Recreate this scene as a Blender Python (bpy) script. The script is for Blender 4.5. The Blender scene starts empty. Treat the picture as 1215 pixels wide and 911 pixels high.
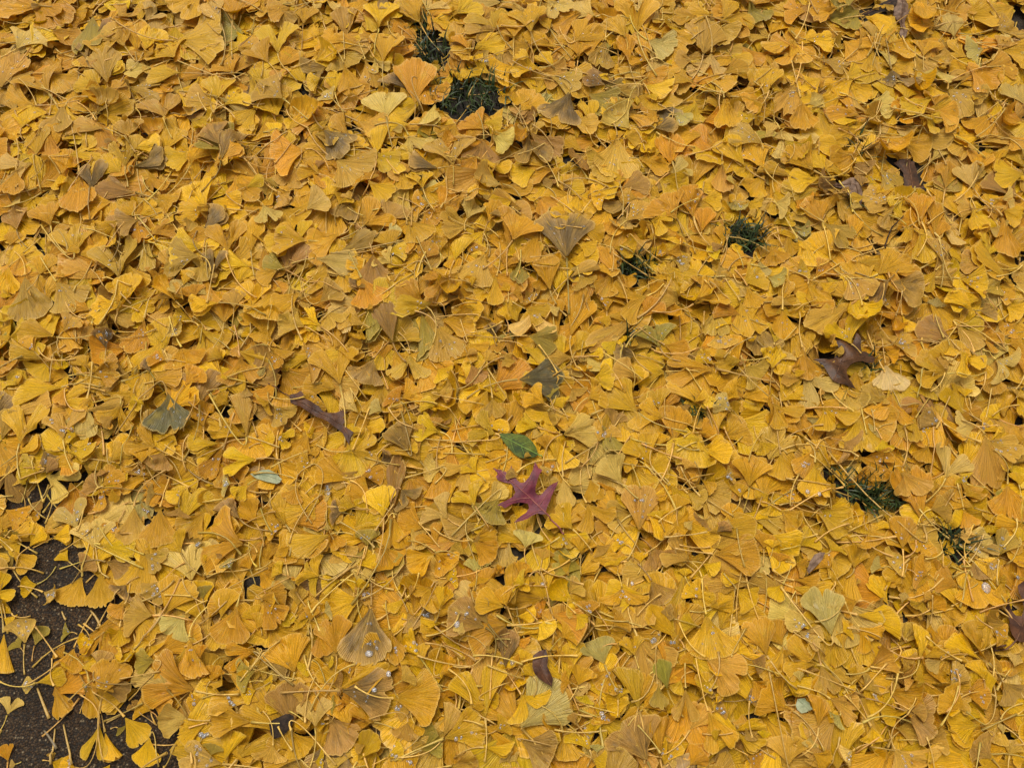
import bpy, bmesh, math, random
import numpy as np
from mathutils import Vector
from mathutils.geometry import delaunay_2d_cdt

rng = np.random.default_rng(20)
random.seed(20)
scene = bpy.context.scene
col = scene.collection

# ------------------------------------------------------------------ camera
CAM_H, PITCH, FW = 1.30, math.radians(65.0), 0.75      # height, downward pitch, focal / width
PW, PH = 1215.0, 911.0                                   # the survey picture the layout was measured in
cam_d = bpy.data.cameras.new('camera')
cam = bpy.data.objects.new('camera', cam_d)
col.objects.link(cam)
cam.location = (0, 0, CAM_H)
cam.rotation_euler = (math.pi / 2 - PITCH, 0, 0)
cam_d.sensor_width = 36
cam_d.lens = 36 * FW
cam_d.clip_start, cam_d.clip_end = 0.02, 1000
scene.camera = cam
CP, SP = math.cos(PITCH), math.sin(PITCH)


def at(px, py, z=0.0):
    """where a measured point lies on the level z"""
    tx = (px - PW / 2) / (FW * PW)
    ty = (PH / 2 - py) / (FW * PW)
    d = np.array([tx, CP + ty * SP, -SP + ty * CP])
    t = (CAM_H - z) / -d[2]
    return np.array([d[0] * t, d[1] * t])


def to_px(x, y, z):
    dz = z - CAM_H
    depth = y * CP - dz * SP
    up = y * SP + dz * CP
    return PW / 2 + x / depth * FW * PW, PH / 2 - up / depth * FW * PW, depth


# ------------------------------------------------------------------ light
SUN_EL, SUN_AZ = math.radians(66), math.radians(-30)      # azimuth from +Y, negative = left
world = bpy.data.worlds.new('World')
scene.world = world
world.use_nodes = True
nt = world.node_tree
nt.nodes.clear()
sky = nt.nodes.new('ShaderNodeTexSky')
sky.sky_type = 'NISHITA'
sky.sun_disc = False
sky.sun_elevation = SUN_EL
sky.sun_rotation = SUN_AZ
sky.dust_density = 4.0
hs = nt.nodes.new('ShaderNodeHueSaturation')             # an overcast sky: the blue washed out
hs.inputs['Saturation'].default_value = 0.04
bg = nt.nodes.new('ShaderNodeBackground')
bg.inputs['Strength'].default_value = .145
wo = nt.nodes.new('ShaderNodeOutputWorld')
nt.links.new(sky.outputs[0], hs.inputs['Color'])
nt.links.new(hs.outputs[0], bg.inputs['Color'])
nt.links.new(bg.outputs[0], wo.inputs['Surface'])
sd = bpy.data.lights.new('sun', 'SUN')
sd.energy = 1.9
sd.angle = math.radians(34)
sd.color = (1.0, 0.94, 0.84)
sun = bpy.data.objects.new('sun', sd)
col.objects.link(sun)
sun.rotation_euler = Vector((-math.sin(SUN_AZ) * math.cos(SUN_EL), -math.cos(SUN_AZ) * math.cos(SUN_EL),
                             -math.sin(SUN_EL))).to_track_quat('-Z', 'Y').to_euler()
scene.view_settings.view_transform = 'Standard'
scene.view_settings.look = 'None'
scene.view_settings.exposure = 0
scene.render.film_transparent = False
scene.cycles.max_bounces = 8


# ------------------------------------------------------------------ materials
def lin(c):
    return tuple((v / 255 / 12.92) if v / 255 <= .04045 else ((v / 255 + .055) / 1.055) ** 2.4 for v in c)


class NT:
    def __init__(s, name):
        s.m = bpy.data.materials.new(name)
        s.m.use_nodes = True
        s.t = s.m.node_tree
        s.t.nodes.clear()
        s.out = s.t.nodes.new('ShaderNodeOutputMaterial')

    def n(s, kind, **kw):
        o = s.t.nodes.new(kind)
        for k, v in kw.items():
            if k[0] == '_':
                setattr(o, k[1:], v)
            else:
                o.inputs[int(k[1:]) if k[0] == 'i' and k[1:].isdigit() else k].default_value = v
        return o

    def l(s, a, b):
        s.t.links.new(a, b)

    def math(s, op, a, b=None, c=None):
        o = s.t.nodes.new('ShaderNodeMath')
        o.operation = op
        for k, v in enumerate((a, b, c)):
            if v is None:
                continue
            if isinstance(v, (int, float)):
                o.inputs[k].default_value = v
            else:
                s.l(v, o.inputs[k])
        return o.outputs[0]

    def ramp(s, v, a, b, lo=0.0, hi=1.0, smooth=True):
        o = s.t.nodes.new('ShaderNodeMapRange')
        o.interpolation_type = 'SMOOTHSTEP' if smooth else 'LINEAR'
        s.l(v, o.inputs[0])
        for k, x in enumerate((a, b, lo, hi)):
            o.inputs[k + 1].default_value = x
        return o.outputs[0]

    def vec(s, x, y, z=0.0):
        o = s.t.nodes.new('ShaderNodeCombineXYZ')
        for k, v in enumerate((x, y, z)):
            if isinstance(v, (int, float)):
                o.inputs[k].default_value = v
            else:
                s.l(v, o.inputs[k])
        return o.outputs[0]

    def noise(s, v, scale=1.0, detail=2.0, rough=.5):
        o = s.n('ShaderNodeTexNoise', Scale=scale, Detail=detail, Roughness=rough)
        s.l(v, o.inputs['Vector'])
        return o.outputs['Fac']

    def mix(s, f, a, b, mode='MIX'):
        o = s.t.nodes.new('ShaderNodeMix')
        o.data_type = 'RGBA'
        o.blend_type = mode
        for sock, v in ((o.inputs[0], f), (o.inputs[6], a), (o.inputs[7], b)):
            if isinstance(v, (int, float)):
                sock.default_value = v
            elif isinstance(v, tuple):
                sock.default_value = v if len(v) == 4 else v + (1,)
            else:
                s.l(v, sock)
        return o.outputs[2]


def leaf_material(name, vein_amp=1.0, rough=.46):
    """blade of a fallen leaf: 'tint' (alpha = how bruised), 'fan' (across, along) per vertex"""
    N = NT(name)
    ta = N.n('ShaderNodeAttribute', _attribute_name='tint')
    fa = N.n('ShaderNodeAttribute', _attribute_name='fan')
    sep = N.n('ShaderNodeSeparateXYZ')
    N.l(fa.outputs['Vector'], sep.inputs[0])
    u, v = sep.outputs[0], sep.outputs[1]
    geo = N.n('ShaderNodeNewGeometry')
    # fan veins run from the stalk out to the rim
    veins = N.noise(N.vec(N.math('MULTIPLY', u, 34.0), N.math('MULTIPLY', v, 1.1)), 1.0, 2.0, .6)
    pleat = N.noise(N.vec(N.math('MULTIPLY', u, 11.0), N.math('MULTIPLY', v, .5), 3.1), 1.0, 1.0, .5)
    ridge = N.math('SINE', N.math('ADD', N.math('MULTIPLY', u, 112.0), N.math('MULTIPLY', veins, 3.0)))
    vcol = N.math('ADD', N.ramp(veins, .36, .64, 1 - .30 * vein_amp, 1 + .14 * vein_amp, False), N.math('MULTIPLY', ridge, .045))
    blot = N.noise(N.vec(N.math('MULTIPLY', u, 1.6), N.math('MULTIPLY', v, 2.2)), 1.0, 4.0, .62)
    base = N.mix(1.0, ta.outputs['Color'], N.vec(vcol, vcol, vcol), 'MULTIPLY')
    # pale or dark cloudy zones, more orange where it is drying out
    base = N.mix(N.ramp(blot, .52, .74, 0, .42), base, lin((196, 142, 34)))
    base = N.mix(N.ramp(blot, .48, .26, 0, .35), base, lin((214, 180, 62)))
    # the blade is paler where it joins the stalk
    base = N.mix(N.ramp(v, .34, .02, 0, .40), base, lin((196, 158, 66)))
    # bruising: dark grey brown, strongest inside, breaking up towards the rim
    bn = N.noise(N.vec(N.math('MULTIPLY', u, 2.3), N.math('MULTIPLY', v, 1.7), 7.3), 1.0, 5.0, .65)
    edge = N.ramp(v, 1.02, .70, .35, 1.0)
    bf = N.math('MULTIPLY', ta.outputs['Alpha'], edge)
    bsel = N.math('SUBTRACT', N.math('ADD', bn, bf), .5)
    bfac = N.math('MULTIPLY', N.ramp(bsel, .22, .62), .86)
    base = N.mix(bfac, base, lin((94, 74, 36)))
    base = N.mix(N.ramp(v, .955, .985, 0, .35), base, lin((228, 190, 96)))
    rn = N.noise(N.vec(N.math('MULTIPLY', u, 2.6), N.math('MULTIPLY', v, 3.0), 11.7), 1.0, 4.0, .6)
    rf = N.math('MULTIPLY', N.ramp(v, .66, 1.0), N.ramp(rn, .56, .72, 0, .45))
    base = N.mix(rf, base, lin((152, 106, 36)))
    # rot specks
    vo = N.n('ShaderNodeTexVoronoi', _feature='F1')
    vo.inputs['Scale'].default_value = 1.0
    N.l(N.vec(N.math('MULTIPLY', u, 3.1), N.math('MULTIPLY', v, 4.6)), vo.inputs['Vector'])
    pick = N.math('GREATER_THAN', vo.outputs['Color'], .64)
    sp = N.math('MULTIPLY', N.ramp(vo.outputs['Distance'], .10, .045), pick)
    base = N.mix(N.math('MULTIPLY', sp, .75), base, lin((86, 56, 22)))
    # fine grain over the whole surface
    g = N.noise(geo.outputs['Position'], 420.0, 2.0, .6)
    gc = N.ramp(g, .3, .7, .90, 1.08, False)
    base = N.mix(1.0, base, N.vec(gc, gc, gc), 'MULTIPLY')
    hgt = N.math('ADD', N.math('MULTIPLY', ridge, .12), N.math('ADD', N.math('MULTIPLY', veins, 1.1), N.math('ADD', N.math('MULTIPLY', blot, 1.4), N.math('MULTIPLY', pleat, 1.5))))
    bump = N.n('ShaderNodeBump', Strength=.65, Distance=.0024)
    N.l(hgt, bump.inputs['Height'])
    p = N.n('ShaderNodeBsdfPrincipled')
    N.l(base, p.inputs['Base Color'])
    N.l(N.ramp(blot, .3, .7, rough - .10, rough + .16), p.inputs['Roughness'])
    p.inputs['Specular IOR Level'].default_value = .42
    N.l(bump.outputs[0], p.inputs['Normal'])
    tr = N.n('ShaderNodeBsdfTranslucent')
    hsv = N.n('ShaderNodeHueSaturation', Saturation=1.15, Value=1.0)
    N.l(base, hsv.inputs['Color'])
    N.l(hsv.outputs[0], tr.inputs['Color'])
    mx = N.n('ShaderNodeMixShader')
    mx.inputs[0].default_value = .20
    N.l(p.outputs[0], mx.inputs[1])
    N.l(tr.outputs[0], mx.inputs[2])
    N.l(mx.outputs[0], N.out.inputs['Surface'])
    return N.m


def stalk_material():
    N = NT('leaf_stalk')
    ta = N.n('ShaderNodeAttribute', _attribute_name='tint')
    geo = N.n('ShaderNodeNewGeometry')
    g = N.noise(geo.outputs['Position'], 160.0, 3.0)
    gc = N.ramp(g, .3, .7, .78, 1.12, False)
    b = N.mix(1.0, ta.outputs['Color'], N.vec(gc, gc, gc), 'MULTIPLY')
    p = N.n('ShaderNodeBsdfPrincipled', Roughness=.42)
    p.inputs['Specular IOR Level'].default_value = .45
    N.l(b, p.inputs['Base Color'])
    N.l(p.outputs[0], N.out.inputs['Surface'])
    return N.m


def plain_leaf(name, c1, c2, scale=38.0, rough=.5, bump_s=.5, extra=None):
    N = NT(name)
    geo = N.n('ShaderNodeNewGeometry')
    n1 = N.noise(geo.outputs['Position'], scale, 5.0, .62)
    n2 = N.noise(geo.outputs['Position'], scale * 7, 3.0, .6)
    b = N.mix(N.ramp(n1, .34, .66), lin(c1), lin(c2))
    gc = N.ramp(n2, .3, .7, .80, 1.14, False)
    b = N.mix(1.0, b, N.vec(gc, gc, gc), 'MULTIPLY')
    bump = N.n('ShaderNodeBump', Strength=bump_s, Distance=.002)
    N.l(N.math('ADD', n1, N.math('MULTIPLY', n2, .4)), bump.inputs['Height'])
    p = N.n('ShaderNodeBsdfPrincipled', Roughness=rough)
    p.inputs['Specular IOR Level'].default_value = .28
    N.l(b, p.inputs['Base Color'])
    N.l(bump.outputs[0], p.inputs['Normal'])
    N.l(p.outputs[0], N.out.inputs['Surface'])
    return N.m


def soil_material():
    N = NT('dark_soil')
    geo = N.n('ShaderNodeNewGeometry')
    n1 = N.noise(geo.outputs['Position'], 30.0, 6.0, .7)
    n2 = N.noise(geo.outputs['Position'], 220.0, 4.0, .7)
    b = N.mix(N.ramp(n1, .35, .65), lin((30, 25, 17)), lin((62, 50, 32)))
    gc = N.ramp(n2, .3, .7, .5, 1.3, False)
    b = N.mix(1.0, b, N.vec(gc, gc, gc), 'MULTIPLY')
    bump = N.n('ShaderNodeBump', Strength=.9, Distance=.006)
    N.l(N.math('ADD', n1, n2), bump.inputs['Height'])
    p = N.n('ShaderNodeBsdfPrincipled', Roughness=.8)
    N.l(b, p.inputs['Base Color'])
    N.l(bump.outputs[0], p.inputs['Normal'])
    N.l(p.outputs[0], N.out.inputs['Surface'])
    return N.m


def asphalt_material():
    N = NT('wet_asphalt')
    geo = N.n('ShaderNodeNewGeometry')
    pos = geo.outputs['Position']
    vo = N.n('ShaderNodeTexVoronoi', Scale=300.0)
    N.l(pos, vo.inputs['Vector'])
    stone = vo.outputs['Color']
    sx = N.n('ShaderNodeSeparateXYZ')
    N.l(stone, sx.inputs[0])
    n1 = N.noise(pos, 9.0, 5.0, .65)
    n2 = N.noise(pos, 520.0, 3.0, .7)
    b = N.mix(N.ramp(n1, .36, .64), lin((52, 36, 18)), lin((78, 55, 30)))
    b = N.mix(N.ramp(sx.outputs[0], .55, .95, 0, .75), b, lin((92, 74, 50)))
    b = N.mix(N.ramp(sx.outputs[1], .93, .98, 0, .8), b, lin((146, 128, 98)))
    b = N.mix(N.ramp(vo.outputs['Distance'], .38, .62, 0, .85), b, lin((27, 22, 15)))
    gc = N.ramp(n2, .3, .7, .62, 1.28, False)
    b = N.mix(1.0, b, N.vec(gc, gc, gc), 'MULTIPLY')
    bump = N.n('ShaderNodeBump', Strength=1.0, Distance=.0035)
    N.l(N.math('SUBTRACT', N.math('MULTIPLY', n2, .5), vo.outputs['Distance']), bump.inputs['Height'])
    p = N.n('ShaderNodeBsdfPrincipled', Roughness=.55)
    p.inputs['Specular IOR Level'].default_value = .3
    N.l(b, p.inputs['Base Color'])
    N.l(bump.outputs[0], p.inputs['Normal'])
    N.l(p.outputs[0], N.out.inputs['Surface'])
    return N.m


def water_material():
    N = NT('rain_water')
    p = N.n('ShaderNodeBsdfPrincipled', Roughness=.03, IOR=1.42)
    p.inputs['Base Color'].default_value = (1, 1, 1, 1)
    p.inputs['Transmission Weight'].default_value = .86  # not fully clear: the remaining white body paints in the drops' bright glints
    N.l(p.outputs[0], N.out.inputs['Surface'])
    return N.m


M_LEAF = leaf_material('ginkgo_blade', 1.0, .42)
M_STALK = stalk_material()
M_RED = plain_leaf('red_oak_blade', (84, 24, 38), (116, 44, 54), 46, .45)
M_REDV = plain_leaf('red_oak_vein', (134, 70, 66), (158, 98, 86), 60, .5, .2)
M_BROWN = plain_leaf('brown_oak_blade', (54, 33, 14), (90, 56, 26), 40, .42, .8)
M_BROWNV = plain_leaf('brown_oak_vein', (64, 36, 22), (122, 84, 54), 60, .5, .3)
M_PLUM = plain_leaf('plum_brown_blade', (56, 30, 14), (88, 52, 26), 44, .5, .8)
M_GREEN = plain_leaf('green_blade', (38, 54, 3), (88, 96, 12), 60, .6, .7)
M_GREENV = plain_leaf('green_vein', (110, 136, 52), (130, 150, 70), 60, .5, .2)
M_TAUPE = plain_leaf('withered_blade', (88, 64, 46), (140, 112, 88), 70, .55, .9)
M_CHIP = plain_leaf('dark_bark', (28, 20, 14), (62, 46, 32), 120, .8, 1.0)
M_PALE = plain_leaf('blue_grey_blade', (128, 134, 98), (160, 160, 122), 60, .5, .5)
M_GRASS = plain_leaf('grass_blade', (24, 33, 12), (68, 82, 38), 30, .4, .1)
M_TWIG = plain_leaf('twig_bark', (32, 22, 14), (66, 46, 30), 120, .7, .6)


# ------------------------------------------------------------------ mesh helpers
def quad_mesh(name, V, F, tint=None, fan=None, mats=(), midx=None):
    me = bpy.data.meshes.new(name)
    V = np.asarray(V, np.float32)
    F = np.asarray(F, np.int32)
    k = F.shape[1]
    me.vertices.add(len(V))
    me.vertices.foreach_set('co', V.ravel())
    me.loops.add(F.size)
    me.loops.foreach_set('vertex_index', F.ravel())
    me.polygons.add(len(F))
    me.polygons.foreach_set('loop_start', np.arange(0, F.size, k, dtype=np.int32))
    me.polygons.foreach_set('loop_total', np.full(len(F), k, np.int32))
    for m in mats:
        me.materials.append(m)
    if midx is not None:
        me.polygons.foreach_set('material_index', np.asarray(midx, np.int32))
    me.update(calc_edges=True)
    me.polygons.foreach_set('use_smooth', np.ones(len(F), bool))
    if tint is not None:
        a = me.attributes.new('tint', 'FLOAT_COLOR', 'POINT')
        a.data.foreach_set('color', np.asarray(tint, np.float32).ravel())
    if fan is not None:
        a = me.attributes.new('fan', 'FLOAT_VECTOR', 'POINT')
        a.data.foreach_set('vector', np.asarray(fan, np.float32).ravel())
    me.validate()
    return me


def link(name, data, parent=None, loc=None):
    o = bpy.data.objects.new(name, data)
    col.objects.link(o)
    if loc is not None:
        o.location = loc
    if parent is not None:
        o.parent = parent
    return o


def tag(o, label=None, cat=None, group=None, kind=None):
    for k, v in (('label', label), ('category', cat), ('group', group), ('kind', kind)):
        if v:
            o[k] = v
    return o


def grid_faces(nu, nv):
    i = np.arange(nv)[:, None] * (nu + 1) + np.arange(nu)[None, :]
    return np.stack([i, i + 1, i + nu + 2, i + nu + 1], -1).reshape(-1, 4)


def tube(P, R, sides=5):
    """a tapering tube along the points P"""
    P = np.asarray(P, float)
    n = len(P)
    T = np.gradient(P, axis=0)
    T /= np.linalg.norm(T, axis=1)[:, None] + 1e-9
    up = np.array([0, 0, 1.0])
    A = np.cross(T, up)
    A /= np.linalg.norm(A, axis=1)[:, None] + 1e-9
    B = np.cross(A, T)
    th = np.linspace(0, 2 * math.pi, sides, endpoint=False)
    R = np.broadcast_to(R, (n,))
    V = P[:, None, :] + R[:, None, None] * (np.cos(th)[None, :, None] * A[:, None, :] + np.sin(th)[None, :, None] * B[:, None, :])
    F = []
    for i in range(n - 1):
        for k in range(sides):
            k2 = (k + 1) % sides
            F.append((i * sides + k, i * sides + k2, (i + 1) * sides + k2, (i + 1) * sides + k))
    V = V.reshape(-1, 3)
    F += [tuple(range(0, 4)) if sides == 4 else (0, 1, 2, 3)]
    m = (n - 1) * sides
    F += [(m, m + 1, m + 2, m + 3)]
    return V, np.array(F)


# ------------------------------------------------------------------ the settled surface of the pile
RES = .004
X0, X1, Y0, Y1 = -2.3, 2.3, -1.0, 3.0
NX, NY = int((X1 - X0) / RES), int((Y1 - Y0) / RES)
hm = np.zeros((NY, NX), np.float32)
own = np.full((NY, NX), -1, np.int32)
PAVE_Z = .004


def cell(x, y):
    return (np.clip(((y - Y0) / RES).astype(int), 0, NY - 1), np.clip(((x - X0) / RES).astype(int), 0, NX - 1))


def upmat(n, m):
    t = np.linspace(0, n, m)
    i = np.minimum(t.astype(int), n - 1)
    f = t - i
    W = np.zeros((m, n + 1))
    W[np.arange(m), i] = 1 - f
    W[np.arange(m), i + 1] += f
    return W


_um = {}


def box3(D):
    E = np.pad(D, 1, mode='edge')
    return (E[:-2] + E[1:-1] + E[2:])[:, 1:-1] * .25 + (E[1:-1, :-2] + E[1:-1, 2:]) * .125 + 0.0 * D


def settle(X, Y, Z, ident, q=74, gap=.0010, sag=.007, raster=True):
    """lower a sheet (grids of x, y and its own relief z) on the pile; returns its z"""
    H = hm[cell(X, Y)]
    off = np.percentile(H - Z, q) + gap
    z = Z + off
    D = np.maximum(0, H + gap - z)
    D = box3(box3(D))
    z = z + D
    d = z - H
    z = np.where(d > sag, H + sag + (d - sag) * .45, z) * .7 + z * .3
    if raster:
        k = X.shape
        if k not in _um:
            s = 4 if k[0] > 7 else 5
            _um[k] = (upmat(k[0] - 1, (k[0] - 1) * s + 1), upmat(k[1] - 1, (k[1] - 1) * s // 2 + 1))
        A, B = _um[k]
        xx, yy, zz = (A @ G @ B.T for G in (X, Y, z))
        c = cell(xx.ravel(), yy.ravel())
        zz = zz.ravel().astype(np.float32)
        if ident is not None:
            w = zz >= hm[c]
            own[c[0][w], c[1][w]] = ident
        np.maximum.at(hm, c, zz)
    return z


# ------------------------------------------------------------------ the ginkgo leaf
PAL = {'y': (228, 175, 8), 'g': (214, 158, 16), 'o': (209, 147, 16), 't': (204, 155, 50), 'p': (218, 178, 82),
       'b': (178, 132, 54), 'k': (180, 138, 66), 'v': (168, 142, 46), 'e': (194, 170, 84), 'm': (104, 96, 52), 'w': (220, 188, 116)}
BRU = {'y': .01, 'g': .03, 'o': .04, 't': .09, 'p': .04, 'b': .24, 'k': .46, 'v': .16, 'e': .08, 'm': .30, 'w': .0}


def fan_sheet(L, w, s, nu, nv, r, calm=1.0):
    """one blade: x across, y from stalk to rim, z relief. s: f fan, n notched, d two-lobed, h folded, c curled"""
    t = np.linspace(-1, 1, nu + 1)
    u = np.sign(t) * np.abs(t) ** 1.18
    v = np.linspace(.035, 1, nv + 1) ** .9
    A = min(max(math.atan2(w * .54, .70 * L), .16), 1.45)
    Re = (w * .54) / math.sin(A)
    R = L + (Re - L) * np.abs(u) ** 1.6
    au = np.abs(u)
    R = R * (1 - r.uniform(.07, .16) * np.clip((au - .82) / .18, 0, 1) ** 2)
    # crenulated, torn rim
    ph = r.uniform(0, 6.28, 4)
    cr = r.uniform(.3, 1.2)
    R *= 1 + .022 * np.sin(u * 6 + ph[0]) + cr * (.011 * np.sin(u * 13 + ph[1]) + .008 * np.sin(u * 27 + ph[2]))
    for _ in range(int(r.choice([0, 0, 1, 2, 3]))):
        R *= 1 - r.uniform(.03, .13) * np.exp(-((u - r.uniform(-.8, .8)) / .035) ** 2)
    R *= 1 + r.normal(0, .004, nu + 1)
    gap = 0.0
    if s == 'n':
        c = r.uniform(-.12, .12)
        R *= 1 - r.uniform(.14, .30) * np.exp(-(np.abs(u - c) / .075) ** 1.3)
        gap = .02
    elif s == 'd':
        R *= 1 - r.uniform(.42, .62) * np.exp(-(au / .07) ** 1.25)
        R *= 1 - .10 * np.exp(-(au / .28) ** 2)
        gap = r.uniform(.04, .13)
    elif s == 'f' and r.random() < .45:
        R *= 1 - r.uniform(.04, .12) * np.exp(-(np.abs(u - r.uniform(-.3, .3)) / .10) ** 1.5)
    U, VV = np.meshgrid(u, v)
    if s == 'h':
        side = r.choice([-1, 1])
        phi = side * A * (1 - 2 * np.abs(U)) * 1.0
        phi = np.where(U > 0, phi * 1.0 - side * .10, phi)
    else:
        phi = U * A + np.sign(U) * gap * VV
    phi = phi * (.60 + .40 * VV ** .8)
    rr = R[None, :] * VV
    X, Y = rr * np.sin(phi), rr * np.cos(phi)
    # relief
    Z = np.zeros_like(X)
    aU = np.abs(U)
    Z += calm * r.normal(.03, .22) * rr * aU ** 1.7
    Z += calm * r.normal(-.02, .12) * L * VV ** 2
    a = calm * r.uniform(.012, .05) * L
    Z += a * VV ** 2.4 * np.sin(U * r.uniform(2.5, 6) + r.uniform(0, 6.28))
    Z += .35 * a * VV ** 3 * np.sin(U * r.uniform(9, 15) + r.uniform(0, 6.28))
    sgn = r.choice([-1, 1])
    Z += calm * max(0, r.normal(.12, .28)) * rr * np.clip(U * sgn - .35, 0, 1) ** 1.6
    if s == 'c':
        k = np.clip((VV - .52) / .48, 0, 1)
        Z += .34 * L * k ** 1.6
        Y = Y - .16 * L * k ** 2
        X = X * (1 - .15 * k)
        Z += .20 * rr * aU ** 2
    elif s == 'h':
        Z = Z * .5 + np.where(U > 0, -.004 * VV, .004 * VV) * np.minimum(1, aU * 6) + .06 * rr * np.sin(np.pi * aU)
    elif s in 'dn':
        Z += calm * r.normal(.03, .05) * L * VV ** 1.5 * np.exp(-(aU / .3) ** 2)
    return X, Y, Z, U, VV


LEAVES = []
_fcache = {}


def drop(ax, ay, dx, dy, w, c, s, nu, nv, r=rng, wet=False, digit=False, stalk=None, px=None, calm=.85, raster=True):
    L = math.hypot(dx, dy)
    X, Y, Z, U, VV = fan_sheet(L, w, s, nu, nv, r, calm)
    e = np.array([dx, dy]) / L
    # +y of the blade runs along e
    WX = ax + X * e[1] + Y * e[0]
    WY = ay - X * e[0] + Y * e[1]
    i = len(LEAVES)
    Z = Z + r.normal(0, .13) * calm * X + r.normal(0, .13) * calm * (Y - L * .5)
    # follow the slope of what lies underneath
    z = settle(WX, WY, Z, i if digit else None, raster=raster)
    base = np.array(PAL[c], float)
    base = base * (1 + r.normal(0, .04)) + r.normal(0, 2.6, 3) * np.array([1, 1, .8])
    base = np.array(lin(tuple(np.clip(base, 8, 250))))
    bru = float(np.clip(BRU[c] + r.normal(0, .05), 0, 1))
    d = dict(X=WX, Y=WY, Z=z, U=U, V=VV, tint=np.append(base, bru), nu=nu, nv=nv, c=c, s=s, e=e, L=L, w=w, wet=wet,
             digit=digit, stalk=stalk, px=px, id=i, ap=np.array([ax, ay, float(z[0, nu // 2])]))
    LEAVES.append(d)
    return d


def stalk_path(d, r, end=None, n=7, final=False):
    e, ap = d['e'], d['ap']
    if end is None:
        a = math.atan2(-e[1], -e[0]) + r.normal(0, .30)
        ln = d['L'] * r.uniform(.7, 1.35)
        end = ap[:2] + ln * np.array([math.cos(a), math.sin(a)])
    ln = np.linalg.norm(end - ap[:2])
    mid = ap[:2] - e * ln * .5 + r.normal(0, .035, 2) * ln
    t = np.linspace(0, 1, n)[:, None]
    p = (1 - t) ** 2 * ap[:2] + 2 * t * (1 - t) * mid + t ** 2 * end
    H = hm[cell(p[:, 0], p[:, 1])].astype(float)
    z = np.maximum(H + .0018, np.linspace(ap[2], H[-1] + .002, n))
    z[0] = ap[2] + .0006
    z[1] = max(z[1], .5 * (z[0] + z[2]))
    for _ in range(2):
        zs = z.copy()
        zs[1:-1] = .25 * z[:-2] + .5 * z[1:-1] + .25 * z[2:]
        z = np.maximum(zs, np.minimum(z, H + .0010)) if not final else np.maximum(zs, H + .0010)
        z[0] = ap[2] + .0006
    P = np.column_stack([p, z])
    R = .0009 + .0004 * np.abs(2 * t[:, 0] - .9) ** 2
    R[0] = .0021
    R[1] = max(R[1], .0014)
    R[-1] = .0018
    return P, R * (d['L'] / .055) ** .35


def stalk_tint(d, r):
    b = (np.array([216, 174, 84]) + r.normal(0, 4, 3)) * r.uniform(.86, 1.06)
    if d['c'] in 'kbm':
        b = b * .82
    return np.append(np.array(lin(tuple(np.clip(b, 10, 250)))), 1.0)


# ------------------------------------------------------------------ the places left bare
HOLES = [(553, 110, 48, 27), (505, 48, 12, 28), (519, 68, 12, 12), (883, 283, 24, 15), (1012, 236, 15, 15), (1018, 178, 8, 16), (757, 318, 24, 17),
         (825, 486, 15, 13), (1040, 586, 28, 19), (992, 572, 9, 13), (1128, 646, 26, 18), (1152, 660, 9, 9), (50, 582, 18, 18),
         (745, 412, 12, 10), (1208, 318, 9, 11), (663, 213, 8, 6), (752, 120, 16, 7), (565, 780, 11, 9), (895, 105, 7, 8),
         (980, 414, 13, 10), (1027, 436, 14, 12), (1040, 10, 26, 9), (1208, 30, 14, 14), (870, 231, 8, 7), (960, 565, 8, 8),
         (35, 600, 14, 18), (1085, 205, 18, 20), (1185, 445, 6, 6), (640, 95, 7, 6), (300, 195, 5, 6), (850, 900, 9, 9), (925, 70, 8, 6)]
BARES = [[(28, 640), (72, 634), (80, 690), (60, 716), (30, 700)],
         [(35, 702), (78, 716), (122, 710), (124, 742), (84, 752), (58, 772), (40, 776), (28, 740)],
         [(-140, 700), (-10, 720), (8, 768), (40, 786), (58, 838), (86, 850), (98, 818), (112, 850), (112, 911), (120, 1010), (-140, 1010)],
         [(134, 842), (150, 832), (194, 862), (204, 911), (210, 960), (150, 930)]]


def in_poly(x, y, poly):
    c = False
    j = len(poly) - 1
    for i in range(len(poly)):
        xi, yi = poly[i]
        xj, yj = poly[j]
        if (yi > y) != (yj > y) and x < (xj - xi) * (y - yi) / (yj - yi) + xi:
            c = not c
        j = i
    return c


def in_bare(px, py):
    return any(in_poly(px, py, b) for b in BARES)


pave_a, pave_b = at(18, 470), at(330, 960)
pd = pave_b - pave_a
pave_n = np.array([pd[1], -pd[0]]) / np.linalg.norm(pd)        # points to one side of the pavement edge
if np.dot(at(0, 911) - pave_a, pave_n) < 0:
    pave_n = -pave_n


def side(x, y):
    return (x - pave_a[0]) * pave_n[0] + (y - pave_a[1]) * pave_n[1]


gx = X0 + (np.arange(NX) + .5) * RES
gy = Y0 + (np.arange(NY) + .5) * RES
hm[:] = np.where(((gx[None, :] - pave_a[0]) * pave_n[0] + (gy[:, None] - pave_a[1]) * pave_n[1]) > 0, PAVE_Z, 0.0)


def blocked(pts):
    """does a filler leaf (its points) reach into a bare place"""
    for x, y in pts:
        px, py, _ = to_px(x, y, .02)
        for hx, hy, rx, ry in HOLES:
            if ((px - hx) / (rx * .72)) ** 2 + ((py - hy) / (ry * .72)) ** 2 < 1:
                return True
        if in_bare(px, py):
            return True
    return False


COLS = list('ygotpbkve')
CW = np.array([.25, .36, .20, .11, .04, .024, .006, .010, .002])
CW = CW / CW.sum()
SH = list('fndhc')
SW = [.36, .17, .19, .20, .08]


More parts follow.
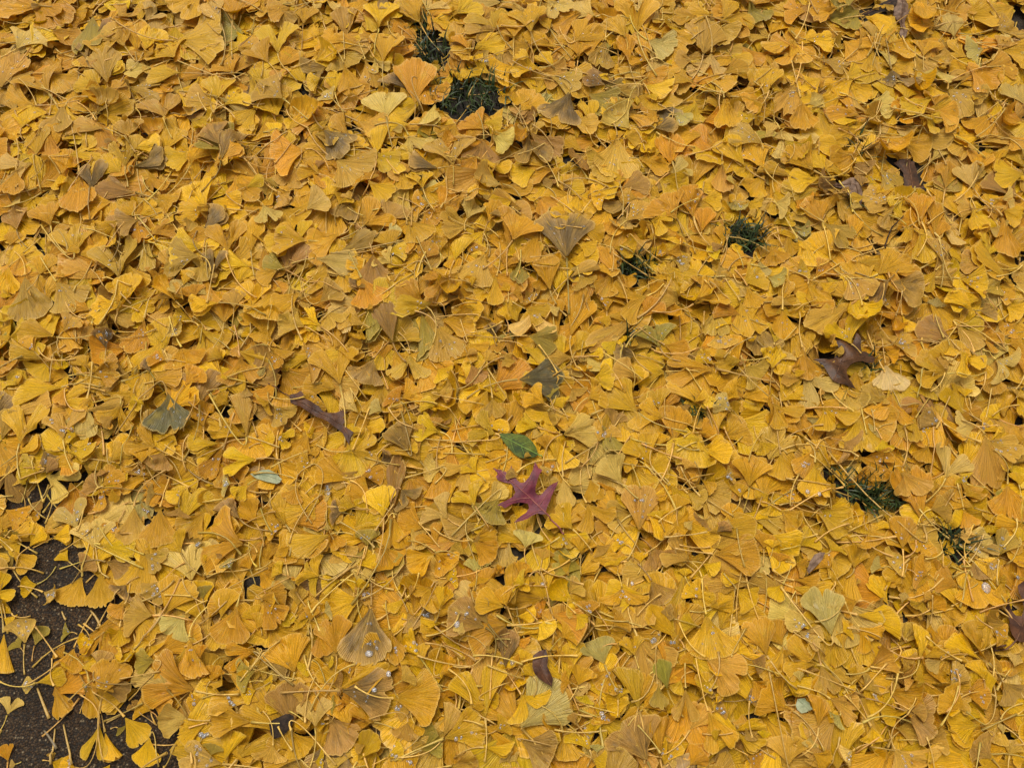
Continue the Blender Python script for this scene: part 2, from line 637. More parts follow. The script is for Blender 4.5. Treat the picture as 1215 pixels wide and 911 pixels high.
def filler(n, detail, inside, dark=0.0):
    k = tries = 0
    while k < n and tries < n * 6:
        tries += 1
        x, y = rng.uniform(X0 + .15, X1 - .15), rng.uniform(Y0 + .15, Y1 - .15)
        px, py, dep = to_px(x, y, .02)
        fr = -70 < px < 1285 and -60 < py < 975 and dep > .1
        if fr != inside:
            continue
        if not inside and side(x, y) > .06 and rng.random() > .10:
            continue
        a = rng.uniform(0, 6.283)
        L = float(np.clip(rng.normal(.066, .012), .032, .092))
        w = L * rng.uniform(.75, 1.55)
        s = rng.choice(SH, p=SW)
        if s == 'h':
            w = L * rng.uniform(.45, .75)
        dx, dy = L * math.cos(a), L * math.sin(a)
        if inside:
            ex, ey = math.cos(a), math.sin(a)
            pts = [(x, y), (x + dx, y + dy), (x + dx * .5, y + dy * .5)]
            for q in (-.5, .5):
                pts.append((x + dx * .85 + q * w * ey, y + dy * .85 - q * w * ex))
                pts.append((x + dx * .5 + q * .5 * w * ey, y + dy * .5 - q * .5 * w * ex))
            if blocked(pts):
                continue
        c = rng.choice(COLS, p=CW)
        d = drop(x, y, dx, dy, w, c, s, detail[0], detail[1])
        if rng.random() < .75:
            d['path'] = stalk_path(d, rng, n=6)
        k += 1


filler(9500, (10, 3), False)
filler(5000, (16, 5), True)
# leaves that slipped into the places still showing soil
for _pass in range(6):
    ys_, xs_ = np.nonzero(hm < PAVE_Z + .0005)
    pick_ = rng.permutation(len(ys_))[:5200]
    n_ = 0
    for q in pick_:
        if hm[ys_[q], xs_[q]] > PAVE_Z + .0005:
            continue
        x, y = gx[xs_[q]], gy[ys_[q]]
        px, py, dep = to_px(x, y, .02)
        if not (-70 < px < 1285 and -60 < py < 975 and dep > .1):
            continue
        a = rng.uniform(0, 6.283)
        L = float(np.clip(rng.normal(.064, .009), .04, .09))
        w = L * rng.uniform(.9, 1.5)
        ex, ey = math.cos(a), math.sin(a)
        x, y = x - ex * L * .6, y - ey * L * .6
        if blocked([(x, y), (x + ex * L, y + ey * L), (x + ex * L * .5, y + ey * L * .5)] + [(x + ex * L * m_ + q_ * w * ey, y + ey * L * m_ - q_ * w * ex) for q_, m_ in ((-.5, .85), (.5, .85), (-.25, .5), (.25, .5))]):
            continue
        drop(x, y, ex * L, ey * L, w, rng.choice(COLS, p=CW), rng.choice(list('fnd')), 16, 5)
        n_ += 1
    print('gap pass', n_)
    if n_ < 30:
        break
rest = np.nonzero(hm < PAVE_Z + .0005)

# ------------------------------------------------------------------ measured leaves: x,y of stalk end, x,y of rim, width, colour, form, (wet), order
DATA = """
208,53,265,45,54gf0,140,30 111,19,104,64,38vf*1,130,2 45,1,72,31,44on2 19,58,41,38,35pf3,0,70 58,111,41,86,48gd4,70,132 125,96,122,58,35tn5,126,104 
196,141,192,116,54td6,204,164 255,124,221,121,28tn7,279,141 258,120,260,92,36yn8 266,125,291,110,31yf9 29,158,34,125,32yf10,26,165 
44,186,45,155,32gn11,47,225 78,125,64,159,32tn12,108,121 125,155,85,148,21th13,155,172 154,166,150,142,35tn14,160,180 150,200,144,165,24gd15,151,221 
160,180,192,168,21yh16 108,225,112,192,32kd17 92,203,94,250,40of18 160,202,196,182,19kh19,155,206 229,182,198,194,28yf20,252,172 
262,175,246,148,38bf21,258,185 262,190,275,152,19bh22,238,226 239,-4,212,18,38gn23 276,25,280,-5,48of24,276,70 262,28,245,0,28pf25 
172,61,185,35,28yn26 160,60,161,24,25gn27,162,72 170,24,190,10,21pd28,135,41 148,55,130,32,35tf29,160,72 0,105,20,62,28tf30 48,10,2,10,32gf31 
278,90,262,72,32od32,210,71 218,89,175,90,19gh33,250,90 282,60,306,60,32gf34 115,135,140,108,32tc35 120,110,98,92,30yn36 82,185,118,175,29yd37,50,191 
19,202,14,232,29of38,20,165 155,110,192,105,28td39 304,130,280,150,28gn40 449,32,454,2,38yn0,444,62 498,25,479,0,30gf1 410,42,408,12,28tf2,408,69 
330,65,328,30,46yd3,354,95 373,71,402,58,28yc4,344,78 319,75,302,58,32gf5,333,99 493,125,493,75,46of6,490,135 498,98,523,116,38of7,502,132 
536,90,542,106,24yd8 459,142,455,112,48pn9 409,80,419,110,28gn10 382,98,366,100,20yh11 340,155,379,120,32gc12,304,178 396,120,384,108,21pf*13 
363,179,324,188,54of14,390,200 336,118,309,100,38tf*15 384,155,412,178,38kf*16,372,140 398,189,432,212,56tn*17 448,188,449,150,19yh18 
442,184,470,198,28yf19 484,158,496,180,39pd20,444,148 538,198,532,161,51td*21,538,219 574,165,569,199,42bf22,554,125 584,165,606,172,38pf23 
596,212,559,210,28pc24 520,198,484,190,21kh25 502,225,496,201,28yd26 562,59,598,50,24yf27,524,65 589,38,572,8,40gd28,608,54 589,39,554,29,25tf29 
589,35,608,25,22gf30 582,82,563,68,20pc31 582,88,550,74,24yd32 608,78,586,86,35yf33 454,72,462,42,35gn34 444,70,454,86,21pd35 
434,74,442,98,25tf36,426,52 346,10,319,15,30gf37 360,30,366,9,25gn38,356,55 414,162,395,139,19oh39 398,112,396,85,20yf40 574,155,554,140,32of41 
474,208,489,222,28gf42 352,200,336,220,32tn43 379,208,359,198,30gd44,400,224 406,52,379,42,30gf45 484,108,460,88,20kh46 572,145,595,150,22yf47 
834,66,840,26,48tf0,822,90 844,63,840,95,46pd1 649,-2,669,19,29pn2 682,52,704,30,35gn3,664,29 756,41,753,4,40gd4 772,70,750,61,22gd5 
746,78,740,48,20of6 853,28,884,12,35gd7 908,115,906,81,38gf8,908,141 906,118,884,128,28gf9 859,116,866,151,29gf10,843,98 899,139,876,142,16yf11 
748,152,719,128,42pc*12 676,112,658,144,48kn13,646,90 719,100,694,92,22kn14 653,92,689,100,29tf*15,608,72 732,162,730,214,48tn16,728,148 
797,196,793,161,31on17 758,190,794,199,22gf18 793,208,818,198,22pn19 763,100,796,110,22yh20,718,104 760,85,786,98,30of21 776,152,802,149,19kf22 
886,194,854,164,29yf23,912,212 906,172,867,156,25tf24 906,202,889,172,30gf25 854,198,858,228,24tf26,850,175 627,162,636,200,35bd27,608,122 
628,161,664,184,28bf28 678,198,656,200,28yn29 630,42,622,6,41gn30 653,38,636,14,30yf31 768,48,799,60,31ef32 773,62,783,86,22pf33 823,72,802,72,20tf34 
686,70,688,50,25gf35 718,48,713,79,28tn*36 640,86,608,82,32yf37 676,145,708,152,25tf38 740,165,759,164,24gf39 743,42,724,20,22gh40 
858,88,886,78,22of41 868,68,892,72,16yh42 828,22,799,20,20on43 886,8,907,25,32vf44 826,100,794,88,20gf45 780,132,767,138,24of46 636,202,608,210,30yf47 
738,222,768,215,28bf48 798,136,817,148,20ef*49 703,148,696,121,22yn50 944,46,926,71,50gd0 956,48,989,52,22yf1,938,39 956,15,931,12,28on*2 
994,12,960,15,29gf3 1021,10,997,25,35vf4 1024,22,1057,28,25yf5 1036,48,1031,29,15th6 1141,18,1182,20,36gn7,1108,15 1176,38,1210,30,30tf*8 
1086,-2,1098,31,28gc9 1001,45,1028,65,32gf10 1036,58,1028,86,30gf11 1095,68,1098,46,31gd12,1096,85 1098,70,1130,78,25tc13 1044,55,1085,62,24gf14 
1041,61,1064,72,14ph15 1058,82,1068,106,42kd16 1012,96,985,108,26yf17 1086,82,1094,114,22yc18 1101,95,1117,114,18yh19 1124,106,1158,129,46tn20,1098,89 
1148,78,1182,102,32of21 1168,82,1204,78,29of22 1214,125,1200,99,29pn23 1094,138,1120,148,21yd24 1108,132,1137,140,35gf25 948,120,954,156,29of26 
958,125,978,118,21pc27 971,72,1005,80,20tf28 971,82,991,92,35gf29 1021,138,985,121,32od30 1028,122,1060,128,29pn31 1106,118,1072,130,26yf*32 
1006,100,1016,132,14th33 944,98,928,136,29tn*34 911,112,918,76,29gf35 1021,144,986,145,14yh36 1021,152,987,165,21gf37 1004,172,972,175,24yf38 
1021,180,987,195,29of39 967,200,936,174,32gn40 971,214,937,215,26yf41,1008,200 1044,160,1064,189,42gc42 1064,170,1102,180,29gf43 
1044,200,1067,220,31tn44 1028,208,1047,220,21yd45 1084,155,1135,160,16th46 1166,160,1130,168,19yh47,1215,188 1106,190,1125,170,21pf48 
1156,165,1127,180,25tf49 1158,208,1164,179,29on50 1121,225,1126,194,29of51 1158,222,1144,196,29pf52 1215,208,1180,208,29yf53 1215,148,1180,140,28oc54 
1198,160,1215,176,25gf55 1168,58,1147,60,24en*56 1184,62,1194,46,24tf57 1021,172,1040,185,21tf58 1014,192,1027,206,22bf59 32,330,35,377,48tf0,18,299 
69,336,90,364,48tn1,50,307 141,330,138,288,49td2 122,330,78,316,24tf3 142,370,158,326,28yf4,132,382 172,378,155,418,30of5 
238,306,191,306,41td6,250,323 272,303,268,263,41gd7,304,353 250,326,258,296,25kd8,245,288 59,267,52,243,38gn9,80,303 88,300,85,270,50gn*10,45,263 
20,273,18,250,32bf11,32,293 15,320,5,348,30yf12 28,300,15,328,32gf13 164,259,148,243,20gf14 165,260,140,270,32bf15 162,262,168,288,28of16 
166,256,188,243,28yn17,185,228 184,230,210,240,30gf18 180,280,204,266,28of19 218,276,235,263,20pc20 240,276,265,248,22kh21,250,310 
299,300,298,260,28gn22,302,328 209,358,185,330,22gc23,225,376 218,340,225,323,18yh24 240,310,240,333,30tf25 230,353,225,340,32of26 
260,360,225,363,18yh27,300,368 228,378,205,378,20yf28,238,408 238,386,252,376,30yn29 238,390,252,416,28yd30 265,426,250,420,18gh31 
285,423,288,458,45od32,278,386 212,408,225,436,50of33 182,453,218,443,28gh34,172,456 220,458,240,440,28of35 198,388,218,400,25pc36 
125,413,125,388,25kc*37 145,363,108,370,32yf*38,165,370 75,393,92,378,28tf*39,70,416 108,383,100,400,28tf40 65,398,22,390,24gf41 42,418,30,403,20gh42 
48,423,10,416,18gh43 58,428,40,446,30yf44 68,420,72,440,20yc45,58,453 108,440,90,423,18gh46,88,456 112,443,140,440,35on*47 150,430,158,450,22yf48 
155,360,175,376,28yn49 170,358,178,343,22gf50 180,336,192,326,32od51 150,353,135,348,20gf52 180,443,172,428,15kh53 198,428,178,426,20of54 
48,328,55,303,25gn55 12,293,18,276,18of56 95,253,92,228,42of57 252,253,212,253,28gf58 278,366,278,346,25tf59 278,388,282,373,18vc60 
35,453,12,446,20yh61 160,228,115,220,22bf62 312,243,323,266,29pd0,304,236 363,250,389,238,32pf1,349,253 432,267,459,248,42gd2,404,283 
404,278,366,293,32gf3,426,243 374,309,422,313,28pf4,346,312 402,300,444,280,19bf5,479,286 429,330,444,363,45of6,414,300 484,263,502,286,40gf7,480,228 
483,268,489,300,11oh8 562,266,524,268,32tn9,592,274 534,338,500,340,28od10,574,343 589,328,576,360,34gn11,592,283 576,300,554,338,48tf*12,574,278 
442,300,444,336,32bf13 424,333,416,338,15kh14 514,360,469,363,22gf15,529,368 504,360,474,340,30of16 519,388,536,426,42tn17,492,368 
499,368,509,423,20vh18 466,406,454,360,28bf19,482,430 486,420,484,453,45td20,472,393 522,378,562,388,30gf21,582,379 444,426,429,453,40bf22 
386,368,399,388,38tn23,392,360 432,360,446,400,18vh24 432,386,404,376,28tf25 366,286,324,286,38gn26 358,403,382,448,18th27 404,458,392,408,45gd28 
382,390,354,370,20yd29 362,388,334,380,35tf30 384,393,366,386,15yf31 379,358,404,343,30tf32,359,330 496,313,512,288,25of33 502,248,519,263,32of34 
554,236,529,248,18oh35 554,260,564,243,28pf36 602,293,603,248,18oh37,602,328 539,310,549,283,20yh38 556,300,562,288,28of39 522,300,516,283,25gf40 
464,313,449,303,28pd41 479,316,464,306,20yf42 459,298,484,298,20yh43 329,320,306,333,25oh44,344,316 339,320,314,310,22vh45 316,388,306,403,32of46 
319,413,346,426,12oh47 322,420,332,440,18of48 554,408,572,423,32gd49,596,400 576,430,584,418,28tn50 559,433,569,453,28bf51 536,403,564,388,20yh52 
539,368,572,368,25yf53,566,360 586,398,584,383,20kf54 579,260,592,240,28gf55 602,360,596,376,15yh56 402,246,412,233,22yf57 
369,328,386,330,30gf58,404,346 352,313,359,320,20tf59 429,390,422,406,25gc60 456,426,454,408,20of61 416,240,406,260,32bf62 459,263,472,243,38bf63 
509,243,489,243,28of*64 519,243,536,228,28of65 499,253,486,258,20th66 329,228,339,243,22th67 594,423,604,428,20tf68 539,443,549,436,18yc69 
519,438,529,448,28yf70 672,309,668,252,65kn*0,675,373 608,286,623,258,48of1 804,260,780,236,48on2,826,298 768,353,728,363,45gd3,788,338 
740,250,740,278,38pc4 823,258,813,228,28of5 832,276,836,248,25of6,823,258 756,378,700,413,28tf7 748,398,728,406,15yh8 677,400,693,348,35of9 
653,343,646,306,29gf10,660,363 663,346,666,320,22yh11 688,328,696,338,30tf12 676,328,706,313,15th13 726,323,716,348,28of14 736,328,753,336,22of15 
720,370,720,346,18of16 763,376,780,356,30of17 808,360,783,350,28tf18,820,393 798,336,803,353,12gh19 823,360,858,343,38gd20,773,370 
880,376,848,366,18oh21 878,358,893,398,38gn22,858,330 880,336,906,326,35gf23,870,326 886,340,898,366,22gf24 890,316,860,300,30gf25,912,316 
850,366,848,398,32tf26,833,338 853,393,858,413,32tf27 868,386,856,378,30yf28 880,428,848,430,28gn29,912,423 883,436,903,448,42tf30 
790,440,753,438,38yf31 848,440,790,436,35od32 788,410,816,420,28of33,758,392 783,413,773,388,45vn*34 798,390,813,398,22gf35 
758,448,730,433,30tf36,716,418 773,413,756,400,28tf37 626,400,660,406,32vn38 680,423,646,423,22tn39 620,410,648,428,15yh40 614,452,667,449,45mf41 
690,426,688,443,30gc42 700,450,728,448,28yf43 728,443,718,426,15yh44 696,423,716,420,15yh45 683,418,700,396,25gf46 716,388,713,378,20oh47 
623,366,648,378,30gn*48,608,358 623,343,636,353,30tc*49 608,348,618,346,22of50 638,278,623,310,28of51 616,310,616,336,20vf52 720,233,703,236,28yf*53 
756,236,738,233,20gh54 690,273,716,280,25gf55 686,290,706,298,22yf56 728,293,758,298,28yc*57 748,283,768,296,20th58,786,310 773,296,793,300,15yc59 
790,300,808,300,12of60 798,308,818,313,22tf*61 856,298,840,303,18yf62 856,288,858,270,20gf63 833,236,856,238,28yf64 883,243,903,248,32gn65 
878,268,898,260,15yh66 873,236,873,253,28ec67 908,250,900,240,20pf68 903,306,910,296,25of69 900,310,906,328,20ef70 846,433,828,420,18yf71 
890,388,886,410,18yc72 743,263,770,243,30tf*73 770,260,796,270,30yd74 756,420,728,418,28kf75 1052,430,1059,464,39wf0,1048,400 1041,326,1071,303,41gf1 
1054,336,1096,348,38bf2 1094,263,1086,228,30of3 1108,278,1108,240,20of4 1108,286,1114,260,28of5 1131,408,1091,383,36bf6 1136,388,1166,386,18gh7 
1136,386,1161,413,30tf8,1194,416 1011,408,994,380,41yd9,1021,420 1004,323,1028,353,38tn10,998,316 1011,348,1026,388,40yc11 951,413,961,448,35of12 
1124,443,1086,436,42gd13 1136,418,1158,443,38yd14 1181,426,1201,440,48pd15 1171,316,1141,308,28tf16 1206,338,1151,296,18gh17 
1158,370,1126,348,19yh18,1194,416 1136,333,1171,340,32yf19,1111,328 1111,320,1096,338,25yf20,1128,316 1118,313,1111,286,22th21 
1061,246,1036,258,28td22 1058,250,1054,270,20tf23 1058,240,1024,236,28tf24,1091,268 1074,268,1086,286,28gd25 1066,276,1036,280,25tf26 
1016,310,1054,313,20gf27,1046,298 1011,288,1016,256,18gf28,1041,288 976,266,1011,286,28tn29 974,268,961,238,30of30 978,256,981,238,20oh31 
944,236,958,246,32oc32 918,243,934,248,28pn33 916,266,941,260,18yf34 921,278,944,276,15yf35 944,270,964,276,20ec36 914,293,924,313,28of37 
968,328,986,313,28of38,996,313 961,333,974,363,28gf39,936,320 966,353,946,356,20yf40,944,368 944,323,958,320,22gf41 911,328,931,338,30ec42 
941,363,916,356,12th43 971,336,988,346,15yf44 1008,363,958,390,30tf45 961,368,961,376,20yf46,956,376 928,368,931,400,30gf47 
918,408,926,383,28yf48,944,390 926,428,934,418,28pf49 916,438,918,413,28yf50 1064,373,1061,398,20gc51 1071,373,1084,393,18yh52 
1038,368,1026,388,20gc53 1046,390,1051,408,25tf54 1058,410,1084,408,30tn55 1051,418,1066,423,30oc56 1111,353,1111,363,20ef57 1128,428,1114,433,15th58 
1126,410,1131,423,18gh59 1161,370,1181,370,22bf60 1161,348,1184,333,32tf61 1176,340,1204,350,28gf*62 1194,363,1211,376,28yf63 1206,383,1191,393,28of64 
1198,408,1211,406,28of65 1154,248,1161,276,22yf66 1136,266,1151,270,20yf67,1164,243 1174,270,1191,280,22pc68 1186,260,1201,303,28of69 
1181,263,1176,243,22of70 1188,250,1211,260,28yf71 1161,248,1136,243,28tn72 1176,248,1176,230,18yf73 1188,236,1201,238,28pf74 1174,323,1196,318,30of75 
1046,356,1058,356,20tc76 1051,336,1031,356,28kf77 998,298,986,290,18tf78 26,528,35,478,45gd0,24,568 76,522,78,485,41td1,90,564 
186,532,155,516,35gd2,218,546 160,601,155,644,32tf3,200,560 191,602,185,648,40of4,200,566 119,578,98,576,32bf5,172,580 111,651,112,618,45pn6,111,664 
198,464,200,512,49mn*7,138,516 290,646,242,638,70od8,240,682 261,526,222,528,19yh9,230,544 260,527,232,548,12yh10 262,531,242,566,22of11 
120,576,140,556,32of12 120,581,135,598,38od13 92,628,82,596,38pd14,100,604 80,536,112,536,19yh15,70,531 132,548,148,528,32gn16,125,531 
170,551,172,531,28gf17,175,578 304,544,265,551,30yd18 292,518,288,468,22th19,245,464 292,516,250,504,25gf20 240,504,235,478,30of21 
112,504,125,494,32of22 145,481,130,506,38gd23,108,476 102,488,148,478,22tf24,78,456 125,464,155,476,20of25 72,458,20,466,25yh26 0,521,15,488,28tf27 
20,541,50,524,18yh28 50,556,20,556,30yf29,24,568 5,604,30,616,32of30 48,594,30,616,22gf31 32,648,52,626,22yh32 60,638,85,631,20yh33 
22,656,40,676,28gf34 25,641,10,654,28yf35 140,618,132,631,20of36 125,666,150,674,28bk37 120,646,160,654,28yf38,170,674 172,658,195,668,32tn39 
215,656,202,636,38gn40 95,678,110,664,28bf41 175,604,172,606,22tf42 212,601,208,611,35bf43 220,581,200,594,20yh44 185,586,175,586,25bf45 
275,574,265,574,28ef*46 285,616,262,594,20kh47 304,621,288,596,32of48 295,576,280,591,22yf49 298,676,292,661,22of50 162,554,160,561,22tf51 
118,558,110,548,22gh52 82,666,72,656,18yf53 92,516,82,516,20yn54 68,504,50,494,22tf55 52,534,60,556,30kf56 270,478,258,471,25gf57 
245,538,240,564,20of58 195,536,185,556,32bf59 160,468,162,486,18yf60 275,676,270,666,20ef61 232,651,238,638,15pc62 416,536,449,534,38gd0,374,525 
455,614,449,578,38yf1 416,571,376,556,30gf2,435,607 484,536,469,504,35bf3,476,488 564,601,549,576,35yd4,580,625 369,551,354,548,32gn5,363,618 
369,552,386,541,15gh6,370,621 476,581,489,596,38kd7,464,596 522,511,492,506,32yd8,536,538 588,515,559,504,38gd9,534,525 532,616,509,596,42pd10,546,624 
526,556,499,556,38pc11,516,574 393,634,342,651,28gh12,419,634 322,664,354,638,38gf13,304,676 392,541,402,546,20yf14 468,614,466,651,38gn15,452,628 
519,646,504,626,35od16,496,618 516,654,536,674,38gf17,484,641 559,641,589,631,22gf18,514,626 562,644,586,661,32of19 566,561,552,548,25yd20 
516,656,486,674,35gf21 379,684,362,671,40gd22,416,671 436,648,436,628,28vf23 422,601,404,596,20gf24 406,608,392,608,28kf25 434,648,436,621,25yf26 
409,654,404,661,28yf27 382,581,392,581,28pn28 476,478,462,468,30of29 476,471,496,461,38gf30 522,481,499,478,18yh31,546,504 
426,491,406,471,20ph32,454,491 519,466,536,466,20th33,574,480 326,484,342,498,35tf*34 309,526,324,526,30yn35 326,518,349,524,22yd36 
584,471,586,494,28tn37 569,504,604,506,15yh38 319,476,312,481,28gf39 362,486,376,471,30gf40 374,506,362,511,20yf41 336,624,316,624,32gf42 
309,636,334,621,22gf43 354,576,346,584,22tf44 354,578,344,596,25of45 312,636,316,644,20of46 429,566,454,558,28of47 464,616,472,541,20bf48 
484,534,496,531,15yh49 566,528,582,534,20yf50 599,534,582,521,25gf51,576,548 594,551,579,558,20gf52 592,591,576,616,42vf53,536,636 
579,596,599,578,22pf54 552,656,536,648,20tf55 566,681,566,661,30en56 424,671,446,661,25yf57 336,681,326,674,25yh58 599,671,592,676,15oh59 
454,488,439,481,20ef60 439,516,444,508,15yf61 516,544,512,536,18gf62 364,608,374,606,20gf63 452,548,464,541,20kf64 667,517,707,506,38pn0,644,552 
710,524,720,501,38td1 787,497,756,486,35gd2,834,507 758,631,760,576,40tf3,744,664 738,574,718,544,34pf4,757,592 773,551,753,518,40gn5 
798,528,803,481,38of6 858,518,886,504,42of7,803,535 889,578,890,544,38gd8,886,604 873,628,868,596,25gf9 838,632,896,621,31gf10,788,637 
680,628,656,606,38yn11,703,654 696,596,713,628,40gd12,690,554 703,528,683,538,32tn13,670,550 770,554,793,551,32yf14 828,536,866,534,32yf15,803,528 
846,656,900,661,45of16,800,651 843,648,878,641,30tf17,806,646 820,666,786,648,32td18,833,684 773,648,786,671,42bf19,760,634 
690,658,693,638,30gn20,690,681 783,616,780,606,25yf21 816,584,836,596,28tf22,850,558 646,478,626,466,32gn23,676,496 650,488,638,501,45yn24 
638,508,618,496,32yn25 668,484,663,471,22yf26 698,471,716,464,38gf27 678,461,686,471,28tn28 653,474,648,458,28vf29 783,486,773,464,38gf30 
728,504,733,488,28bn31 773,534,780,511,30gf32 733,538,756,548,28gf33 813,556,818,546,20tf34 870,486,848,474,22pn*35 878,471,860,461,30gf36 
833,464,848,484,20yh37 828,514,848,508,30of38 903,521,912,536,25yf39 912,586,898,594,22yf40 912,616,903,606,22yf41 803,606,806,588,25gf42 
798,621,818,626,35gc43 858,566,868,564,20tf*44 833,566,850,581,15gh45 878,591,876,574,20gf46 650,566,648,548,28of47 643,576,658,564,35tn48 
668,566,673,601,22pf49 623,651,628,631,35ef50 643,664,646,651,25tf51 668,631,668,651,28gn52 743,646,728,641,22yn53 733,671,730,664,28yf54 
708,646,716,656,22tf55 678,666,666,671,25gf56 813,684,813,674,18yh57 833,668,853,678,18yh58 760,668,758,654,20yf59 700,568,708,594,25of60 
743,591,740,601,20yh61 683,596,676,596,28of62 718,581,720,576,22of63 648,534,646,518,22of64 838,616,833,621,32bf65 906,651,906,634,22of66 
616,684,623,668,22of67 613,616,618,601,20yf68 917,478,941,504,39gd0,914,474 1074,556,1086,588,38tn1,1058,556 978,478,996,511,50yd2,974,461 
1056,468,1056,504,52od3,1071,464 1121,568,1134,534,48pd4,1100,594 1164,518,1176,576,38tf5,1141,498 1164,524,1211,536,28tf6 
1196,574,1198,616,48on7,1178,534 1071,651,1071,614,32of8,1070,684 1000,578,1041,566,25of9,936,606 964,551,968,591,38yn10 966,534,948,564,30of11 
966,604,1006,628,38gf12,926,598 984,601,1011,604,28yf13 1014,674,1016,648,30gf14,1006,684 1094,624,1071,551,32od15,984,531 
1018,541,1061,556,28od16,926,534 1158,506,1136,504,35pn17 1164,511,1181,501,25yf18 1186,498,1171,484,25yf19 1101,606,1128,601,30tf20,1088,621 
1116,576,1098,574,20gh21 1131,638,1176,646,30pn22 1031,628,1041,646,38of23 926,606,948,624,32gf24 916,596,918,611,28yf25 951,646,971,634,32yn26 
984,654,991,646,32yf27 1054,478,1024,461,30tf28 1101,456,1096,471,32yf29 1118,504,1091,494,22bh30 1091,508,1101,514,20yf31 1086,496,1074,521,32gf32 
1101,528,1096,546,25gn33 1081,498,1091,494,22of34 1044,506,1036,511,20ef35 1046,521,1051,536,22yf36 1001,524,1011,531,42bf37 926,538,931,568,35gf38 
944,576,938,591,25gf*39 988,534,994,546,22gh40 1004,556,996,566,20gh41 1031,598,1046,616,22tf42 1016,621,1014,631,28gf43 1066,606,1061,611,20tf44 
1121,604,1118,621,38yf45 1096,598,1084,606,25bf46 1144,604,1154,626,22oh47 1174,621,1176,631,30yf48 1184,661,1198,631,28tn49 1208,646,1211,628,18yf50 
1215,524,1198,516,28of51 1206,471,1211,466,22tf52 1208,576,1208,561,20yf53 1146,471,1144,461,15yf54,1156,494 1168,668,1181,676,28tf55 
1101,681,1086,676,38of*56 1074,661,1058,668,38tf*57 1096,638,1086,656,28gn*58 1114,681,1121,671,28of59 984,674,976,664,45of60 944,668,958,674,25of61 
926,666,926,656,25of62 1051,671,1041,666,20ef63 916,651,916,641,18yn64 1126,596,1118,588,25tf65 1146,588,1154,581,28gf66 1148,574,1141,566,25yf67 
1074,538,1071,541,18gf68 966,504,966,494,20ec69 30,764,34,730,39pc0,30,800 195,730,218,686,42gn1,158,770 231,819,172,800,58od2,282,823 
112,758,92,768,30yc3 118,793,125,773,25bh4,160,810 122,828,138,783,40on5,125,903 51,702,72,710,28pc6 182,730,148,728,48tf7,226,736 
226,853,182,856,42pc8,250,854 298,856,250,853,38gf9 65,813,75,850,25of10,59,780 9,848,18,826,25pd11,0,868 282,720,270,763,48of12 
225,756,230,806,28gh13,246,718 304,770,265,783,30od14,285,808 185,783,160,786,30vf15,148,830 150,693,140,706,32kf16 106,808,110,850,20gf17 
45,810,78,800,20yf18,0,808 45,810,28,813,18pf19 120,858,110,903,28yd20,95,823 125,868,135,903,18yh21 90,910,75,906,22yh22,118,848 98,683,80,718,40gf23 
118,678,120,720,32gf24 45,693,25,700,28yc25 15,728,0,716,22yc26 5,733,18,738,15yh27 5,750,5,800,18yh28 25,768,18,760,28vf29 42,766,52,743,22vf30 
85,750,75,750,20vf31 75,780,65,770,20of32 88,768,80,798,32on33 148,716,135,730,25oh34 140,743,140,766,20yf35 220,728,200,753,40en36 
195,688,175,710,32tf37 190,720,190,708,20of38 240,710,238,696,25vf39 262,733,270,698,30gf40 304,736,295,720,25gf41 160,843,150,833,15bn42,185,860 
150,850,170,880,32yf43 180,873,172,908,32yf44,188,909 175,843,160,833,38gf45 245,858,212,873,30yf46,225,863 240,828,220,833,20gf47 
240,876,242,868,18pd48 265,903,280,866,22yh49,288,908 262,906,215,896,38pn50 232,896,230,873,15yf51 304,818,288,826,22yf52 304,796,282,803,38vf53 
250,808,258,790,25of54 180,766,185,773,30yf55,192,756 238,783,235,766,22of56 250,790,245,808,22gf57 100,830,112,818,25vf58 10,903,8,883,20of59 
20,906,12,908,12pf60 62,903,75,908,18yf61 250,896,255,883,22vf62 272,836,275,833,25bf63 140,863,145,868,15vf64 440,718,432,787,60kf*0,440,683 
466,828,519,826,62of1,422,814 399,776,394,733,41on2,386,826 576,853,564,790,58yd3,575,903 574,830,592,830,20yf4,608,808 462,746,472,786,24of*5,458,712 
402,817,459,790,20gf6,359,776 576,744,534,726,48bf*7,586,780 404,819,464,823,55kn*8 375,863,373,828,38pd9,368,909 526,874,542,838,25th10,473,898 
526,876,574,858,45gn11 349,798,336,758,55gf12,304,768 389,848,412,888,48bf13 346,863,342,810,48bf14 304,746,314,730,28gn15 
309,710,339,703,30of16,344,686 312,713,334,740,35on17 484,856,479,876,32tf18,439,853 444,856,412,853,32od19 424,903,446,870,28yf20 
304,790,316,790,28tf21,352,806 309,776,342,798,20bh22,349,813 342,843,319,830,28yf23 386,858,376,858,20yh24 399,836,394,836,22vf25 
522,723,529,696,21yf26,516,738 524,748,499,750,15yh27 524,738,499,740,15yh28 512,696,496,710,52gn29,484,753 439,698,426,710,25tn*30 
484,708,459,726,15yh31 499,780,479,753,20yh32 484,726,492,748,22bh33 496,733,512,726,28kf*34 579,740,562,716,30bf35 599,720,566,710,32gf36 
602,720,592,698,28of37 599,793,604,746,25kf38 599,773,602,793,22yf*39 544,760,536,768,38yf40,584,778 522,800,542,788,32on41,524,763 
544,826,526,813,22gf42 476,808,489,798,28tf43 502,793,489,770,38gf44 416,803,414,783,28of45 464,838,484,843,25tf*46 479,833,494,843,22bf*47 
492,858,499,873,15gf48 459,898,479,888,22yh49 479,900,494,906,30gf50 499,890,524,880,30vf51 499,873,512,858,28vf52 554,890,554,898,28tc53 
574,886,608,890,15yh54 536,908,566,906,30tf55 604,903,599,896,20pf56 589,866,602,856,28gf57 369,733,362,726,25gf58 368,738,372,720,20gh59,366,753 
